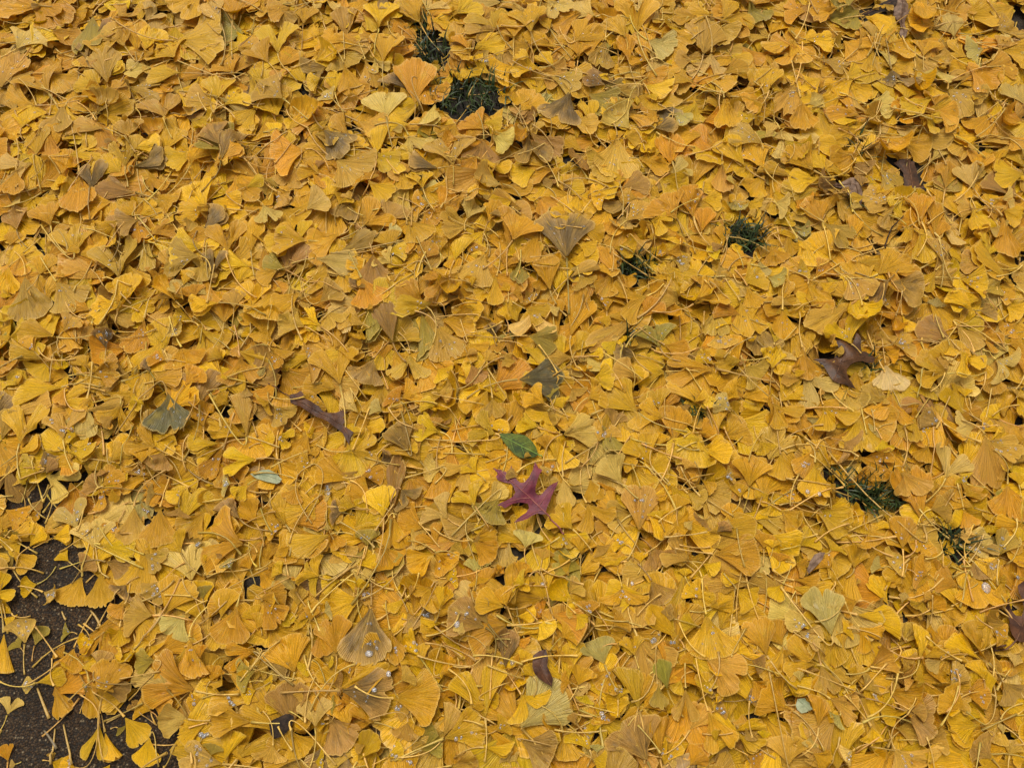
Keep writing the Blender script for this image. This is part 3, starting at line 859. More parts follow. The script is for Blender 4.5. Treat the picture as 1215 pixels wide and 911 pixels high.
384,726,392,723,22en60 379,748,384,778,25of61 352,733,359,743,22yf62 336,723,346,740,20yf63 352,718,354,698,22tf64 379,683,366,688,40yf65 
404,688,382,696,22yh66 419,703,424,686,28yn67,442,683 444,688,462,696,12yh68 474,686,479,690,28yf69 529,686,542,683,28yf70 566,683,569,693,25gf71 
324,883,319,903,40tf72,312,843 346,866,359,896,35gf73,399,907 374,903,384,903,28yn74 332,888,342,878,25gf75 434,908,449,906,28yf76 
524,848,514,846,30gf77 312,808,322,810,20yf78 366,786,356,796,22yf79,386,810 389,788,394,788,20yh80 394,810,404,810,28bf81 416,833,404,828,28of82 
759,843,744,790,24gh0 768,903,743,856,65bf1 758,838,768,800,28of2 618,823,633,846,58yd3 680,716,650,690,32yc4,746,737 836,779,880,808,48tn5,806,738 
838,728,848,780,58gf6,833,686 730,790,713,818,35of*7,743,773 686,813,693,790,32yn8 718,788,706,758,42ef9 806,758,768,723,25yf10,812,768 
738,696,740,718,55gd*11 773,688,786,716,38bf12 783,900,780,850,19oh13 813,816,813,858,25td14,813,786 840,843,860,893,35gd15,826,780 
870,868,908,857,12yh16,833,870 873,870,903,888,18gh17 818,866,838,838,30tf18 700,890,686,858,40yd19,697,909 668,868,676,903,32gh20 
618,878,656,896,50bf21,662,886 910,778,898,733,38of22 893,806,908,823,32on23 883,830,900,826,22bf24 833,710,816,693,30yf25,838,726 
843,723,868,710,25yf26 873,698,896,716,35yf27 890,700,890,710,22pn28 878,690,856,688,15yh29 818,908,833,890,32of30 788,908,796,876,32yd31 
786,898,803,900,22pf32 780,810,783,840,22vf33,778,766 793,818,783,783,22vf34 793,846,800,836,20yf35 808,806,803,823,20yh36 
753,778,748,753,25gd37,758,793 823,788,813,776,22of38 698,733,696,713,28of39 683,728,696,740,25yn40 666,756,678,748,32gf41 638,736,653,753,30yh42 
613,730,636,730,18yh43,608,724 646,733,633,720,30of44 673,703,690,693,28tf45 623,693,613,688,30yf46 628,683,616,698,22yf47,653,726 
608,758,628,763,12oh48 618,788,626,773,20yf49 616,790,608,783,22of50 633,803,623,790,18yf51,633,826 663,783,670,776,32of52 678,810,666,808,25of53 
703,838,716,840,18yf54,738,848 696,823,693,833,22yf55 733,830,733,813,28yc56 713,843,716,858,28of*57 728,743,740,733,32of58 733,763,756,768,20yh59 
770,758,780,763,28tf*60 800,760,798,766,20of*61 783,743,798,736,20yf62 828,743,808,736,20yf63,796,733 870,776,883,763,28yf64,883,746 
856,786,840,780,22of65 898,766,896,758,18of66 890,783,906,790,22bf67 840,808,833,818,22yf68 848,823,856,828,20yh69 848,843,860,838,28tf*70 
883,890,878,878,28bf71 888,896,903,906,25of72 908,878,908,866,15yf73 703,900,718,906,28yf74 708,893,708,883,15ef75 613,903,608,896,18pf76 
970,788,930,776,45gd0,1011,834 1144,844,1116,822,38gf1,1170,860 984,686,991,686,48of2 1168,784,1154,736,30gf3,1194,799 1167,783,1128,753,22yh4 
1018,743,1041,766,35gd5,997,716 1061,888,1081,916,82tf6,1084,837 974,788,986,823,32tn7 968,737,934,736,25pf8 984,756,971,698,42en9,926,696 
948,748,976,760,28pn10,981,776 938,843,906,818,48of11,976,890 1016,729,1071,738,28yh12 1054,718,1036,683,22yf13 984,828,1018,846,38tn14 
1088,783,1094,743,15yh15,1052,804 1094,780,1141,770,22gh16 1108,738,1108,763,18od17,1105,706 1116,783,1101,793,20pf18,1148,776 
1071,843,1106,858,55bf19,1028,828 1168,860,1124,858,35yh20,1184,808 1166,866,1131,883,20yh21 1098,878,1124,880,28tf22 
1154,683,1164,720,58of23,1138,720 1136,696,1111,683,30of24 1141,823,1176,823,32of25 1126,816,1144,790,25th26 1164,806,1154,783,22yh27 
1191,808,1208,830,38bf28 1206,848,1194,856,28of29 1188,853,1176,878,35tf30 1176,900,1156,880,42bf31 1196,896,1201,878,28tf32 1196,848,1171,846,30tf33 
1215,900,1201,903,20yf34 1154,908,1148,906,15yf35 938,908,934,873,45tf36,911,790 924,800,961,818,22yh37 971,863,971,826,20oh38 928,766,914,738,40of39 
1018,713,994,718,32of40 1051,723,1036,716,20pc41 1061,713,1076,718,18yf42 1016,818,1004,788,32td43 1031,793,1061,776,40tc44 1024,818,1036,808,30tf45 
1044,823,1034,826,22yf46 1061,833,1048,828,20yf47 1071,843,1048,850,25yf48 1066,863,1088,868,28tf49 1061,873,1074,858,28of50 1071,798,1081,803,32tf51 
1071,780,1081,788,28tf52 1098,810,1086,803,20gf53 1104,723,1118,708,30oc54 1096,713,1091,723,28gf55 1131,718,1121,723,28of56 1071,766,1086,740,22tf57 
1176,746,1191,756,28of58 1191,710,1204,710,22yf59 1171,790,1191,790,28tf60 1201,783,1211,796,28of61 926,846,916,853,20yf62 961,873,961,886,18pf63 
964,893,986,906,25gf64 1011,890,998,898,28ph65 1018,888,1004,898,15yf66 1031,863,1036,880,28yf67 996,848,988,856,28ef68 968,896,966,908,22tf69 
961,800,961,790,22bf70 998,750,1008,746,25yf71 1071,683,1066,698,30gn72 1086,683,1094,693,22gf73 928,693,916,710,22yf74 941,688,974,688,15oh75 
1176,688,1194,696,22gf76 1206,688,1208,683,18gf77 1071,890,1101,890,22yh78
"""
recs = []
for tok in DATA.split():
    f = tok.split(',')
    g = f[4]
    i = 0
    while g[i].isdigit():
        i += 1
    wet = '*' in g
    recs.append(dict(a=(int(f[0]), int(f[1])), b=(int(f[2]), int(f[3])), w=int(g[:i]), c=g[i], s=g[i + 1], wet=wet,
                     rank=float(g[i + 2:].replace('*', '')), st=(int(f[5]), int(f[6])) if len(f) > 5 else None))
for q in recs:
    ar = math.hypot(q['a'][0] - q['b'][0], q['a'][1] - q['b'][1]) * q['w']
    q['rank'] = q['rank'] - .30 * math.sqrt(ar) - (14 if (q['c'] in 'pkw' and ar > 600) else 5 if q['c'] == 'm' else 0) - (24 if q['a'] == (1011, 408) else 0)
recs.sort(key=lambda q: -q['rank'])


def local_h(px, py):
    p = at(px, py, .03)
    c = cell(np.array([p[0]]), np.array([p[1]]))
    a, b = c[0][0], c[1][0]
    return float(np.percentile(hm[max(0, a - 8):a + 9, max(0, b - 8):b + 9], 70))


SPECIAL_AT = -7
specials_done = False
specials = []          # filled by put_specials()


def flat_outline(name, pts, mat, relief=None, step=.0045, q=80, sag=.006, block=True, zoff=0.0):
    """a leaf of any outline: measured points -> settled triangle sheet"""
    cx = sum(p[0] for p in pts) / len(pts)
    cy = sum(p[1] for p in pts) / len(pts)
    h = local_h(cx, cy) + .003
    O = np.array([at(px, py, h) for px, py in pts])
    # more points along the rim
    ring = []
    for k in range(len(O)):
        p, q2 = O[k], O[(k + 1) % len(O)]
        m = max(1, int(np.linalg.norm(q2 - p) / step))
        for j in range(m):
            ring.append(p + (q2 - p) * j / m)
    ring = np.array(ring)
    lo, hi = ring.min(0), ring.max(0)
    inner = []
    y = lo[1] + step / 2
    pl = [tuple(p) for p in ring]
    while y < hi[1]:
        x = lo[0] + step / 2
        while x < hi[0]:
            q3 = (x + random.uniform(-.3, .3) * step, y + random.uniform(-.3, .3) * step)
            if in_poly(q3[0], q3[1], pl) and np.min(np.sum((ring - q3) ** 2, 1)) > (step * .5) ** 2:
                inner.append(q3)
            x += step
        y += step
    vs = [Vector(p) for p in ring] + [Vector(p) for p in inner]
    n = len(ring)
    r2 = delaunay_2d_cdt(vs, [(k, (k + 1) % n) for k in range(n)], [list(range(n))], 1, 1e-6)
    P = np.array([tuple(p) for p in r2[0]])
    F = [tuple(f) for f in r2[2]]
    c = P.mean(0)
    dist = np.array([math.sqrt(np.min(np.sum((ring - p) ** 2, 1))) for p in P])
    Z = np.zeros(len(P))
    if relief:
        Z = relief(P[:, 0] - c[0], P[:, 1] - c[1], dist)
    H = hm[cell(P[:, 0], P[:, 1])].astype(float)
    off = np.percentile(H - Z, q) + .002
    z = np.maximum(Z + off, H + .001) + zoff
    E = {}
    for f in F:
        for k in range(3):
            E.setdefault(f[k], set()).update((f[k - 1], f[(k + 1) % 3]))
    for _ in range(4):
        z2 = z.copy()
        for k, nb in E.items():
            z2[k] = .5 * z[k] + .5 * np.mean([z[j] for j in nb])
        z = z2
    z = np.maximum(z, H + .0004 + zoff)
    if block:
        cc = cell(P[:, 0], P[:, 1])
        for da in (-1, 0, 1):
            for db in (-1, 0, 1):
                np.maximum.at(hm, (np.clip(cc[0] + da, 0, NY - 1), np.clip(cc[1] + db, 0, NX - 1)), z.astype(np.float32))
    org = np.array([c[0], c[1], float(z.min())])
    V = np.column_stack([P, z])
    return V, F, org, h


def tri_object(name, V, F, org, mat, parent=None):
    me = bpy.data.meshes.new(name)
    me.from_pydata([tuple(v - org) for v in V], [], F)
    me.materials.append(mat)
    me.polygons.foreach_set('use_smooth', np.ones(len(me.polygons), bool))
    me.update()
    return link(name, me, parent)


def surf_line(pts, V, h, n=10, lift=.0004):
    """points along a measured polyline, lying on the sheet V"""
    Q = [at(px, py, h) for px, py in pts]
    out = []
    for k in range(len(Q) - 1):
        for j in range(n):
            out.append(Q[k] + (Q[k + 1] - Q[k]) * j / n)
    out.append(Q[-1])
    P = []
    for q in out:
        dd = np.sum((V[:, :2] - q) ** 2, 1)
        k = np.argsort(dd)[:4]
        if dd[k[0]] < .006 ** 2:
            z = V[k, 2].mean() + lift
        else:
            z = float(hm[cell(np.array([q[0]]), np.array([q[1]]))][0]) + .0012
        P.append((q[0], q[1], z))
    P = np.array(P)
    z = P[:, 2].copy()
    for _ in range(2):
        z[1:-1] = .25 * z[:-2] + .5 * z[1:-1] + .25 * z[2:]
    P[:, 2] = np.maximum(z, P[:, 2] - .0006)
    return P


def tube_object(name, P, R, org, mat, parent, tint=None, sides=5):
    V, F = tube(P, R, sides)
    t = None if tint is None else np.tile(tint, (len(V), 1))
    me = quad_mesh(name, V - org, F, t, None, (mat,))
    return link(name, me, parent)


def outline_leaf(name, label, cat, pts, mat, parts=(), veins=None, group=None, **kw):
    V, F, org, h = flat_outline(name, pts, mat, **kw)
    root = link(name, None, None, tuple(org))
    root.empty_display_size = .01
    tag(root, label, cat, group)
    tri_object('blade', V, F, org, mat, root)
    for pn, line, r0, r1, m in parts:
        P = surf_line(line, V, h)
        tube_object(pn, P, np.linspace(r0, r1, len(P)), org, m, root)
    return root


def sc(pts, ox, oy, k):
    return [(ox + x / k, oy + y / k) for x, y in pts]


def put_low_specials():
    """the odd leaves that other leaves lie across"""
    S = sc([(120, 400), (170, 398), (225, 402), (290, 410), (335, 400), (380, 340), (372, 300), (355, 260), (330, 180), (372, 195), (420, 205), (470, 235), (515, 262), (545, 200),
            (560, 145), (590, 185), (604, 225), (600, 275), (612, 335), (655, 342), (700, 370), (750, 408), (742, 446), (680, 452), (620, 442), (575, 450),
            (530, 462), (500, 472), (468, 512), (470, 555), (488, 600), (520, 636), (575, 712), (525, 698), (480, 688), (430, 676), (375, 662), (320, 640),
            (292, 600), (268, 556), (245, 510), (225, 476), (180, 430)], 950, 380, 8.68)
    k = lambda p: sc(p, 950, 380, 8.68)
    outline_leaf('brown_oak_leaf', 'curled dark brown oak leaf with pointed lobes lying over a dark gap', 'oak leaf', S, M_BROWN,
                 [('midrib', k([(320, 640), (380, 500), (430, 380), (440, 300), (555, 160)]), .0012, .0006, M_BROWNV),
                  ('vein', k([(400, 450), (520, 420), (640, 395), (745, 412)]), .0008, .0004, M_BROWNV),
                  ('vein', k([(385, 490), (300, 460), (220, 430), (125, 402)]), .0008, .0004, M_BROWNV),
                  ('vein', k([(425, 390), (385, 300), (335, 185)]), .0008, .0004, M_BROWNV),
                  ('vein', k([(350, 570), (430, 600), (565, 705)]), .0008, .0004, M_BROWNV)],
                 relief=lambda x, y, d: .006 * np.sin(x * 42 + .6) * np.sin(y * 36 + 1) - .5 * np.clip(.010 - d, 0, 1) + .004 * np.sin(x * 120 + y * 70), q=92)
    # the folded purple brown leaf
    k = lambda p: sc(p, 320, 440, 9.11)
    outline_leaf('brown_oak_leaf', 'narrow folded purple-brown oak leaf tucked between leaves at centre left', 'oak leaf',
                 k([(220, 282), (255, 268), (290, 265), (320, 250), (340, 235), (362, 250), (380, 272), (375, 312), (420, 335), (460, 350), (500, 378), (540, 396), (580, 450),
                    (640, 480), (720, 474), (765, 455), (800, 445), (850, 462), (820, 495), (800, 520), (830, 560), (800, 600), (850, 640), (920, 690), (895, 725), (880, 760), (872, 822),
                    (830, 750), (800, 692), (740, 642), (690, 610), (640, 572), (590, 545), (540, 522), (490, 498), (440, 470), (390, 440), (340, 402), (290, 385), (240, 362)]),
                 M_PLUM, [('midrib', k([(225, 290), (370, 370), (520, 450), (660, 530), (790, 600), (865, 720), (872, 815)]), .0013, .0006, M_BROWNV),
                          ('stalk', k([(225, 290), (120, 235), (0, 165)]), .0010, .0012, M_BROWNV)],
                 relief=lambda x, y, d: .55 * d + .003 * np.sin(x * 150), q=94)
    k = lambda p: sc(p, 1155, 660, 6.5)
    outline_leaf('brown_oak_leaf', 'plum brown oak leaf with hooked stalk at the right edge of the photo', 'oak leaf',
                 k([(225, 345), (255, 318), (275, 370), (292, 412), (320, 458), (360, 462), (372, 400), (355, 330), (330, 280), (322, 230), (360, 200), (400, 180), (420, 260),
                    (440, 360), (470, 440), (560, 420), (640, 440), (600, 500), (540, 540), (580, 640), (520, 700), (470, 640), (430, 640), (390, 632), (350, 668), (320, 664),
                    (288, 650), (262, 610), (238, 570), (234, 545), (266, 512), (264, 478), (250, 420)]),
                 M_PLUM, [('midrib', k([(290, 652), (340, 560), (390, 470), (400, 330), (395, 200)]), .0013, .0006, M_BROWNV),
                          ('vein', k([(345, 550), (290, 470), (245, 340)]), .0009, .0004, M_BROWNV),
                          ('vein', k([(360, 530), (480, 500), (620, 445)]), .0009, .0004, M_BROWNV),
                          ('stalk', k([(290, 652), (255, 690), (215, 722), (170, 724), (166, 700), (210, 690)]), .0013, .0017, M_BROWNV)],
                 relief=lambda x, y, d: .009 * np.sin(x * 45) * np.sin(y * 50 + .7) - .3 * np.clip(.008 - d, 0, 1), q=90)
    k = lambda p: sc(p, 980, 150, 9.1)
    outline_leaf('brown_oak_leaf', 'flat dark brown wet leaf strip under a pale ginkgo leaf at upper right', 'oak leaf',
                 k([(745, 375), (800, 350), (880, 345), (960, 372), (990, 430), (1015, 550), (1042, 690), (1000, 706), (930, 700), (870, 690), (858, 600), (850, 480), (800, 420)]),
                 M_BROWN, [('midrib', k([(900, 350), (930, 500), (955, 700)]), .0010, .0006, M_BROWNV)],
                 relief=lambda x, y, d: .12 * d, q=88)
    outline_leaf('withered_leaf', 'withered taupe leaf curled over a dark hole at upper right', 'dead leaf',
                 k([(70, 640), (130, 605), (250, 572), (330, 600), (350, 660), (392, 720), (396, 790), (366, 890), (320, 870), (330, 800), (300, 750), (265, 800), (215, 780), (190, 740),
                    (225, 690), (180, 650), (120, 650)]),
                 M_TAUPE, [('midrib', k([(80, 640), (200, 620), (300, 660), (360, 760), (350, 880)]), .0010, .0006, M_BROWNV)],
                 relief=lambda x, y, d: .011 * np.sin(x * 90) * np.sin(y * 80) + .2 * d, q=90)
    k = lambda p: sc(p, 1010, 0, 13.5)
    outline_leaf('withered_leaf', 'tall withered brown leaf standing at the top right edge', 'dead leaf',
                 k([(700, 60), (735, -60), (800, -140), (880, -60), (925, 60), (930, 160), (905, 250), (912, 340), (932, 450), (900, 540), (866, 596), (835, 540), (800, 470), (836, 380), (830, 300), (760, 262), (700, 236), (712, 150)]),
                 M_TAUPE, [('midrib', k([(800, -120), (830, 150), (870, 400), (868, 590)]), .0010, .0006, M_BROWNV)],
                 relief=lambda x, y, d: .009 * np.sin(x * 80 + 1) * np.sin(y * 60) + .35 * d, q=88)
    outline_leaf('brown_oak_leaf', 'blackish brown wet leaf half hidden at the top right edge', 'oak leaf',
                 k([(180, 245), (300, 165), (420, 80), (560, 20), (700, -60), (716, 60), (690, 130), (560, 178), (420, 205), (300, 228)]),
                 M_CHIP, [('midrib', k([(190, 240), (430, 140), (700, 20)]), .0009, .0006, M_BROWNV)],
                 relief=lambda x, y, d: .15 * d, q=80)


def put_top_specials():
    k = lambda p: sc(p, 560, 500, 6.507)
    outline_leaf('red_oak_leaf', 'purple-red oak leaf with sharp pointed lobes on the yellow leaves', 'oak leaf',
                 k([(160, 366), (195, 380), (235, 386), (268, 402), (290, 398), (303, 352), (314, 385), (322, 410), (332, 442), (350, 470), (375, 490), (405, 488), (440, 450), (468, 396), (485, 330),
                    (498, 352), (512, 380), (542, 394), (518, 430), (502, 478), (490, 520), (487, 558), (502, 578), (530, 580), (570, 536), (595, 510), (625, 492), (664, 472), (650, 512),
                    (636, 536), (612, 590), (600, 626), (582, 660), (570, 700), (577, 722), (540, 724), (502, 714), (460, 734), (430, 758), (385, 776), (322, 792), (370, 744), (418, 710), (442, 672),
                    (430, 640), (380, 634), (320, 646), (290, 664), (255, 687), (228, 670), (196, 668), (225, 644), (260, 630), (318, 592), (336, 560), (320, 520), (300, 490), (250, 480), (196, 462),
                    (186, 432), (206, 414)]),
                 M_RED, [('midrib', k([(215, 390), (300, 470), (380, 545), (450, 600), (515, 662), (577, 722)]), .0007, .0013, M_REDV),
                         ('stalk', k([(577, 722), (640, 780), (712, 855)]), .0013, .0015, M_REDV),
                         ('vein', k([(385, 548), (450, 470), (484, 345)]), .0007, .0003, M_REDV),
                         ('vein', k([(450, 600), (380, 605), (300, 630), (215, 664)]), .0008, .0003, M_REDV),
                         ('vein', k([(515, 662), (560, 600), (655, 480)]), .0008, .0003, M_REDV),
                         ('vein', k([(540, 690), (470, 710), (400, 750), (330, 788)]), .0008, .0003, M_REDV),
                         ('vein', k([(315, 485), (318, 440), (304, 362)]), .0005, .0003, M_REDV),
                         ('vein', k([(300, 470), (240, 455), (195, 455)]), .0005, .0003, M_REDV)],
                 relief=lambda x, y, d: .006 * np.sin(x * 50 + 1) * np.sin(y * 55) - .25 * np.clip(.007 - d, 0, 1), q=92, step=.004)
    outline_leaf('green_leaf', 'small dark green oval leaf just above the purple-red oak leaf', 'green leaf',
                 k([(200, 98), (225, 92), (250, 93), (290, 91), (330, 95), (368, 98), (405, 107), (430, 122), (452, 142), (472, 164), (490, 192), (502, 220), (512, 252), (497, 268), (480, 276), (450, 283),
                    (420, 286), (395, 284), (370, 279), (343, 264), (320, 245), (298, 222), (280, 200), (258, 174), (240, 150), (220, 122)]),
                 M_GREEN, [('midrib', k([(205, 100), (300, 150), (400, 205), (508, 255)]), .0005, .0010, M_GREENV),
                           ('stalk', k([(508, 255), (525, 262), (548, 268)]), .0010, .0012, M_GREENV),
                           ('vein', k([(290, 145), (350, 120), (400, 112)]), .0005, .0003, M_GREENV),
                           ('vein', k([(370, 190), (430, 165), (465, 165)]), .0005, .0003, M_GREENV),
                           ('vein', k([(300, 152), (310, 190), (330, 240)]), .0005, .0003, M_GREENV),
                           ('vein', k([(380, 196), (395, 235), (410, 280)]), .0005, .0003, M_GREENV)],
                 relief=lambda x, y, d: .25 * d - 4 * d * d, q=90, step=.004)
    k = lambda p: sc(p, 608, 683, 4)
    outline_leaf('withered_leaf', 'curled plum-brown withered leaf among yellow leaves near the bottom centre', 'dead leaf',
                 k([(98, 378), (125, 358), (158, 348), (168, 390), (164, 432), (180, 462), (192, 492), (186, 526), (160, 512), (128, 490), (104, 462), (94, 430)]),
                 M_PLUM, [('midrib', k([(150, 352), (130, 420), (150, 470), (184, 520)]), .0009, .0005, M_BROWNV)],
                 relief=lambda x, y, d: .8 * d + .004 * np.sin(x * 200), q=88, step=.004)
    k = lambda p: sc(p, 304, 683, 4)
    V, F, org, h = flat_outline('bark', k([(58, 696), (80, 680), (110, 668), (140, 654), (160, 654), (176, 664), (174, 690), (165, 714), (140, 744), (110, 764), (80, 774), (66, 740)]),
                                M_CHIP, lambda x, y, d: np.minimum(.9 * d, .006) + .0015 * np.sin(x * 500) * np.sin(y * 430), .0032, 80)
    rim = V.copy()
    o = tri_object('bark_chip', V, F, org, M_CHIP)
    o.location = tuple(org)
    tag(o, 'small blackish bark chip lying on tan leaves near the bottom edge', 'bark chip')
    k = lambda p: sc(p, 304, 456, 4)
    outline_leaf('leaf_scrap', 'pale blue-grey leaf scrap lying left of centre', 'leaf scrap',
                 k([(-30, 425), (0, 416), (30, 406), (60, 404), (92, 420), (122, 450), (112, 466), (98, 472), (50, 462), (0, 446)]),
                 M_PALE, [('midrib', k([(-28, 426), (50, 432), (118, 456)]), .0005, .0004, M_PALE)],
                 relief=lambda x, y, d: .3 * d, q=88, step=.004)
    k = lambda p: sc(p, 911, 683, 4)
    outline_leaf('leaf_scrap', 'tiny pale blue-grey leaf scrap near the bottom right', 'leaf scrap',
                 k([(140, 612), (150, 582), (178, 578), (196, 602), (211, 632), (190, 646), (168, 650), (148, 632)]),
                 M_PALE, [('midrib', k([(152, 584), (178, 612), (206, 640)]), .0005, .0004, M_PALE)],
                 relief=lambda x, y, d: .5 * d, q=88, step=.0035)
    k = lambda p: sc(p, 911, 456, 4)
    outline_leaf('leaf_scrap', 'grey furry scrap on an amber leaf at lower right', 'leaf scrap',
                 k([(188, 880), (200, 840), (222, 806), (250, 794), (274, 796), (262, 826), (240, 852), (212, 880), (196, 896)]),
                 M_TAUPE, [('midrib', k([(192, 886), (222, 840), (270, 798)]), .0005, .0004, M_TAUPE)],
                 relief=lambda x, y, d: .7 * d, q=88, step=.0035)


final_stalks = []
for q in recs:
    if q['rank'] < SPECIAL_AT and not specials_done:
        put_low_specials()
        specials_done = True
    mx, my = (q['a'][0] + q['b'][0]) / 2, (q['a'][1] + q['b'][1]) / 2
    h = local_h(mx, my)
    A, B = at(*q['a'], h), at(*q['b'], h)
    dxp, dyp = q['b'][0] - q['a'][0], q['b'][1] - q['a'][1]
    lp = math.hypot(dxp, dyp)
    nx_, ny_ = -dyp / lp * q['w'] / 2, dxp / lp * q['w'] / 2
    W = np.linalg.norm(at(q['b'][0] + nx_, q['b'][1] + ny_, h) - at(q['b'][0] - nx_, q['b'][1] - ny_, h))
    d = drop(A[0], A[1], (B[0] - A[0]) * 1.05, (B[1] - A[1]) * 1.05, float(W) * (1.12 if q['s'] != 'h' else 1.05), q['c'], q['s'], 26, 8, wet=q['wet'], digit=True,
             px=((q['a'][0] * .4 + q['b'][0] * .6), (q['a'][1] * .4 + q['b'][1] * .6)), calm=.74)
    d['rank'] = q['rank']
    if q['st']:
        d['end'] = at(*q['st'], local_h(*q['st']))
        final_stalks.append(d)
    else:
        d['path'] = stalk_path(d, rng, n=6)
put_top_specials()
for d in final_stalks:
    d['path'] = stalk_path(d, rng, d['end'], n=11, final=True)

# ------------------------------------------------------------------ which 300 leaves show largest
cnt = np.bincount(own[own >= 0].ravel(), minlength=len(LEAVES))
score = []
for d in LEAVES:
    if not d['digit']:
        continue
    px, py, dep = to_px(d['ap'][0] + d['e'][0] * d['L'] * .6, d['ap'][1] + d['e'][1] * d['L'] * .6, d['ap'][2])
    d['px'] = (px, py)
    if -5 < px < PW + 5 and -5 < py < PH + 5:
        ys = (CAM_H / math.hypot(CAM_H, py * 0 + d['ap'][1]))          # foreshortening of the ground there
        score.append((cnt[d['id']] * ys / dep ** 2, d['id']))
score.sort(reverse=True)
TOP = [LEAVES[i] for _, i in score[:300]]
for k, d in enumerate(TOP):
    d['top'] = k

for d in TOP[::4]:
    if d['c'] in 'ygotp':
        d['wet'] = True

# ------------------------------------------------------------------ labels that say which leaf
CN = {'y': 'bright yellow', 'g': 'golden yellow', 'o': 'amber orange', 't': 'tan ochre', 'p': 'pale cream', 'b': 'bronze brown',
      'k': 'bruised brown', 'v': 'olive green', 'e': 'pale grey-green', 'm': 'dark slate-green', 'w': 'bright cream'}
SN = {'f': 'fan', 'n': 'shallow-notched', 'd': 'two-lobed', 'h': 'folded', 'c': 'curled'}
MARKS = [((625, 588), 'the purple-red oak leaf'), ((614, 528), 'the dark green leaf'), ((1000, 430), 'the curled brown oak leaf'), ((382, 495), 'the folded purple-brown leaf'),
         ((333, 860), 'the black bark chip'), ((560, 112), 'the large grass gap'), ((757, 318), 'the small dark gap'), ((884, 284), 'the dark gap upper right'),
         ((1040, 586), 'the grass gap lower right'), ((1128, 646), 'the crossed gap'), ((50, 582), 'the dark gap at left edge'), ((645, 792), 'the curled plum-brown leaf'),
         ((1205, 735), 'the hooked-stalk oak leaf'), ((825, 484), 'the small green gap'), ((55, 840), 'the bare asphalt corner'), ((1012, 236), 'the withered taupe leaf'),
         ((1083, 208), 'the flat dark brown strip'), ((110, 735), 'the upper bare asphalt patch'), ((310, 565), 'the blue-grey leaf scrap'), ((1068, 20), 'the withered leaf at top right')]


def where(px, py):
    best = min(MARKS, key=lambda m: math.hypot(m[0][0] - px, m[0][1] - py))
    dx, dy = px - best[0][0], py - best[0][1]
    r = math.hypot(dx, dy)
    if r < 95:
        a = math.degrees(math.atan2(-dy, dx)) % 360
        w = ['right of', 'above right of', 'above', 'above left of', 'left of', 'below left of', 'below', 'below right of'][int((a + 22.5) // 45) % 8]
        return w + ' ' + best[1]
    cx = ['far left', 'left', 'left of centre', 'centre', 'right of centre', 'right', 'far right'][min(6, int(px / PW * 7))] if 0 <= px < PW else ('far left' if px < 0 else 'far right')
    cy = ['top edge', 'upper part', 'middle height', 'lower part', 'bottom edge'][max(0, min(4, int(py / PH * 5)))]
    return cx + ' at ' + cy


def stem_dir(d):
    p = d['path'][0]
    a0, a1 = to_px(*p[0]), to_px(*p[-1])
    a = math.degrees(math.atan2(a0[1] - a1[1], a1[0] - a0[0])) % 360
    return ['right', 'up-right', 'up', 'up-left', 'left', 'down-left', 'down', 'down-right'][int((a + 22.5) // 45) % 8]


def short(d):
    return ('wet ' if d['wet'] else '') + CN[d['c']] + ' ' + SN[d['s']]


byl = {}
for d in TOP:
    d['label'] = '%s ginkgo leaf, stalk %s, %s' % (short(d), stem_dir(d), where(*d['px']))
    byl.setdefault(d['label'], []).append(d)
ORD = ['first', 'second', 'third', 'fourth', 'fifth', 'sixth']
for lab, ds in byl.items():
    if len(ds) == 2:
        ax = 0 if abs(ds[0]['px'][0] - ds[1]['px'][0]) > abs(ds[0]['px'][1] - ds[1]['px'][1]) else 1
        ds.sort(key=lambda d: d['px'][ax])
        for d, w in zip(ds, (('left', 'right'), ('upper', 'lower'))[ax]):
            d['label'] = w + ' of two, ' + lab
    elif len(ds) > 2:
        ds.sort(key=lambda d: d['px'][0])
        for k, d in enumerate(ds):
            d['label'] = '%s from left, %s' % (ORD[k], lab)

def too_long(s):
    return len(s.replace('-', ' ').split()) > 16


for d in TOP:
    for a_, b_ in ((' ginkgo leaf', ' leaf'), ('from left, ', ''), ('shallow-', ''), ('wet ', ''), (' stalk ', ' stem ')):
        if too_long(d['label']):
            d['label'] = d['label'].replace(a_, b_)
assert len({d['label'] for d in TOP}) == len(TOP)

# ------------------------------------------------------------------ build the leaves
litV, litF, litT, litU, litM = [], [], [], [], []
nvert = 0


def to_litter(V, F, T, U, mi):
    global nvert
    litV.append(V)
    litF.append(F + nvert)
    litT.append(T)
    litU.append(U)
    litM.append(np.full(len(F), mi))
    nvert += len(V)


_gf = {}
for d in LEAVES:
    nu, nv = d['nu'], d['nv']
    if (nu, nv) not in _gf:
        _gf[(nu, nv)] = grid_faces(nu, nv)
    F = _gf[(nu, nv)]
    V = np.column_stack([d['X'].ravel(), d['Y'].ravel(), d['Z'].ravel()])
    n = len(V)
    T = np.tile(d['tint'], (n, 1))
    U = np.column_stack([d['U'].ravel() + d['id'] * 2.73, d['V'].ravel(), np.zeros(n)])
    st = None
    if 'path' in d:
        P, R = d['path']
        st = tube(P, R, 5 if 'top' in d else 4)
        stt = np.tile(stalk_tint(d, rng), (len(st[0]), 1))
    if 'top' in d:
        org = d['ap']
        root = link('ginkgo_leaf', None, None, tuple(org))
        root.empty_display_size = .01
        tag(root, d['label'], 'ginkgo leaf', 'ginkgo leaves fallen in a thick carpet')
        link('blade', quad_mesh('blade', V - org, F, T, U, (M_LEAF,)), root)
        if st:
            link('stalk', quad_mesh('stalk', st[0] - org, st[1], stt, None, (M_STALK,)), root)
    else:
        to_litter(V, F, T, U, 0)
        if st:
            to_litter(st[0], st[1], stt, np.zeros((len(st[0]), 3)), 1)

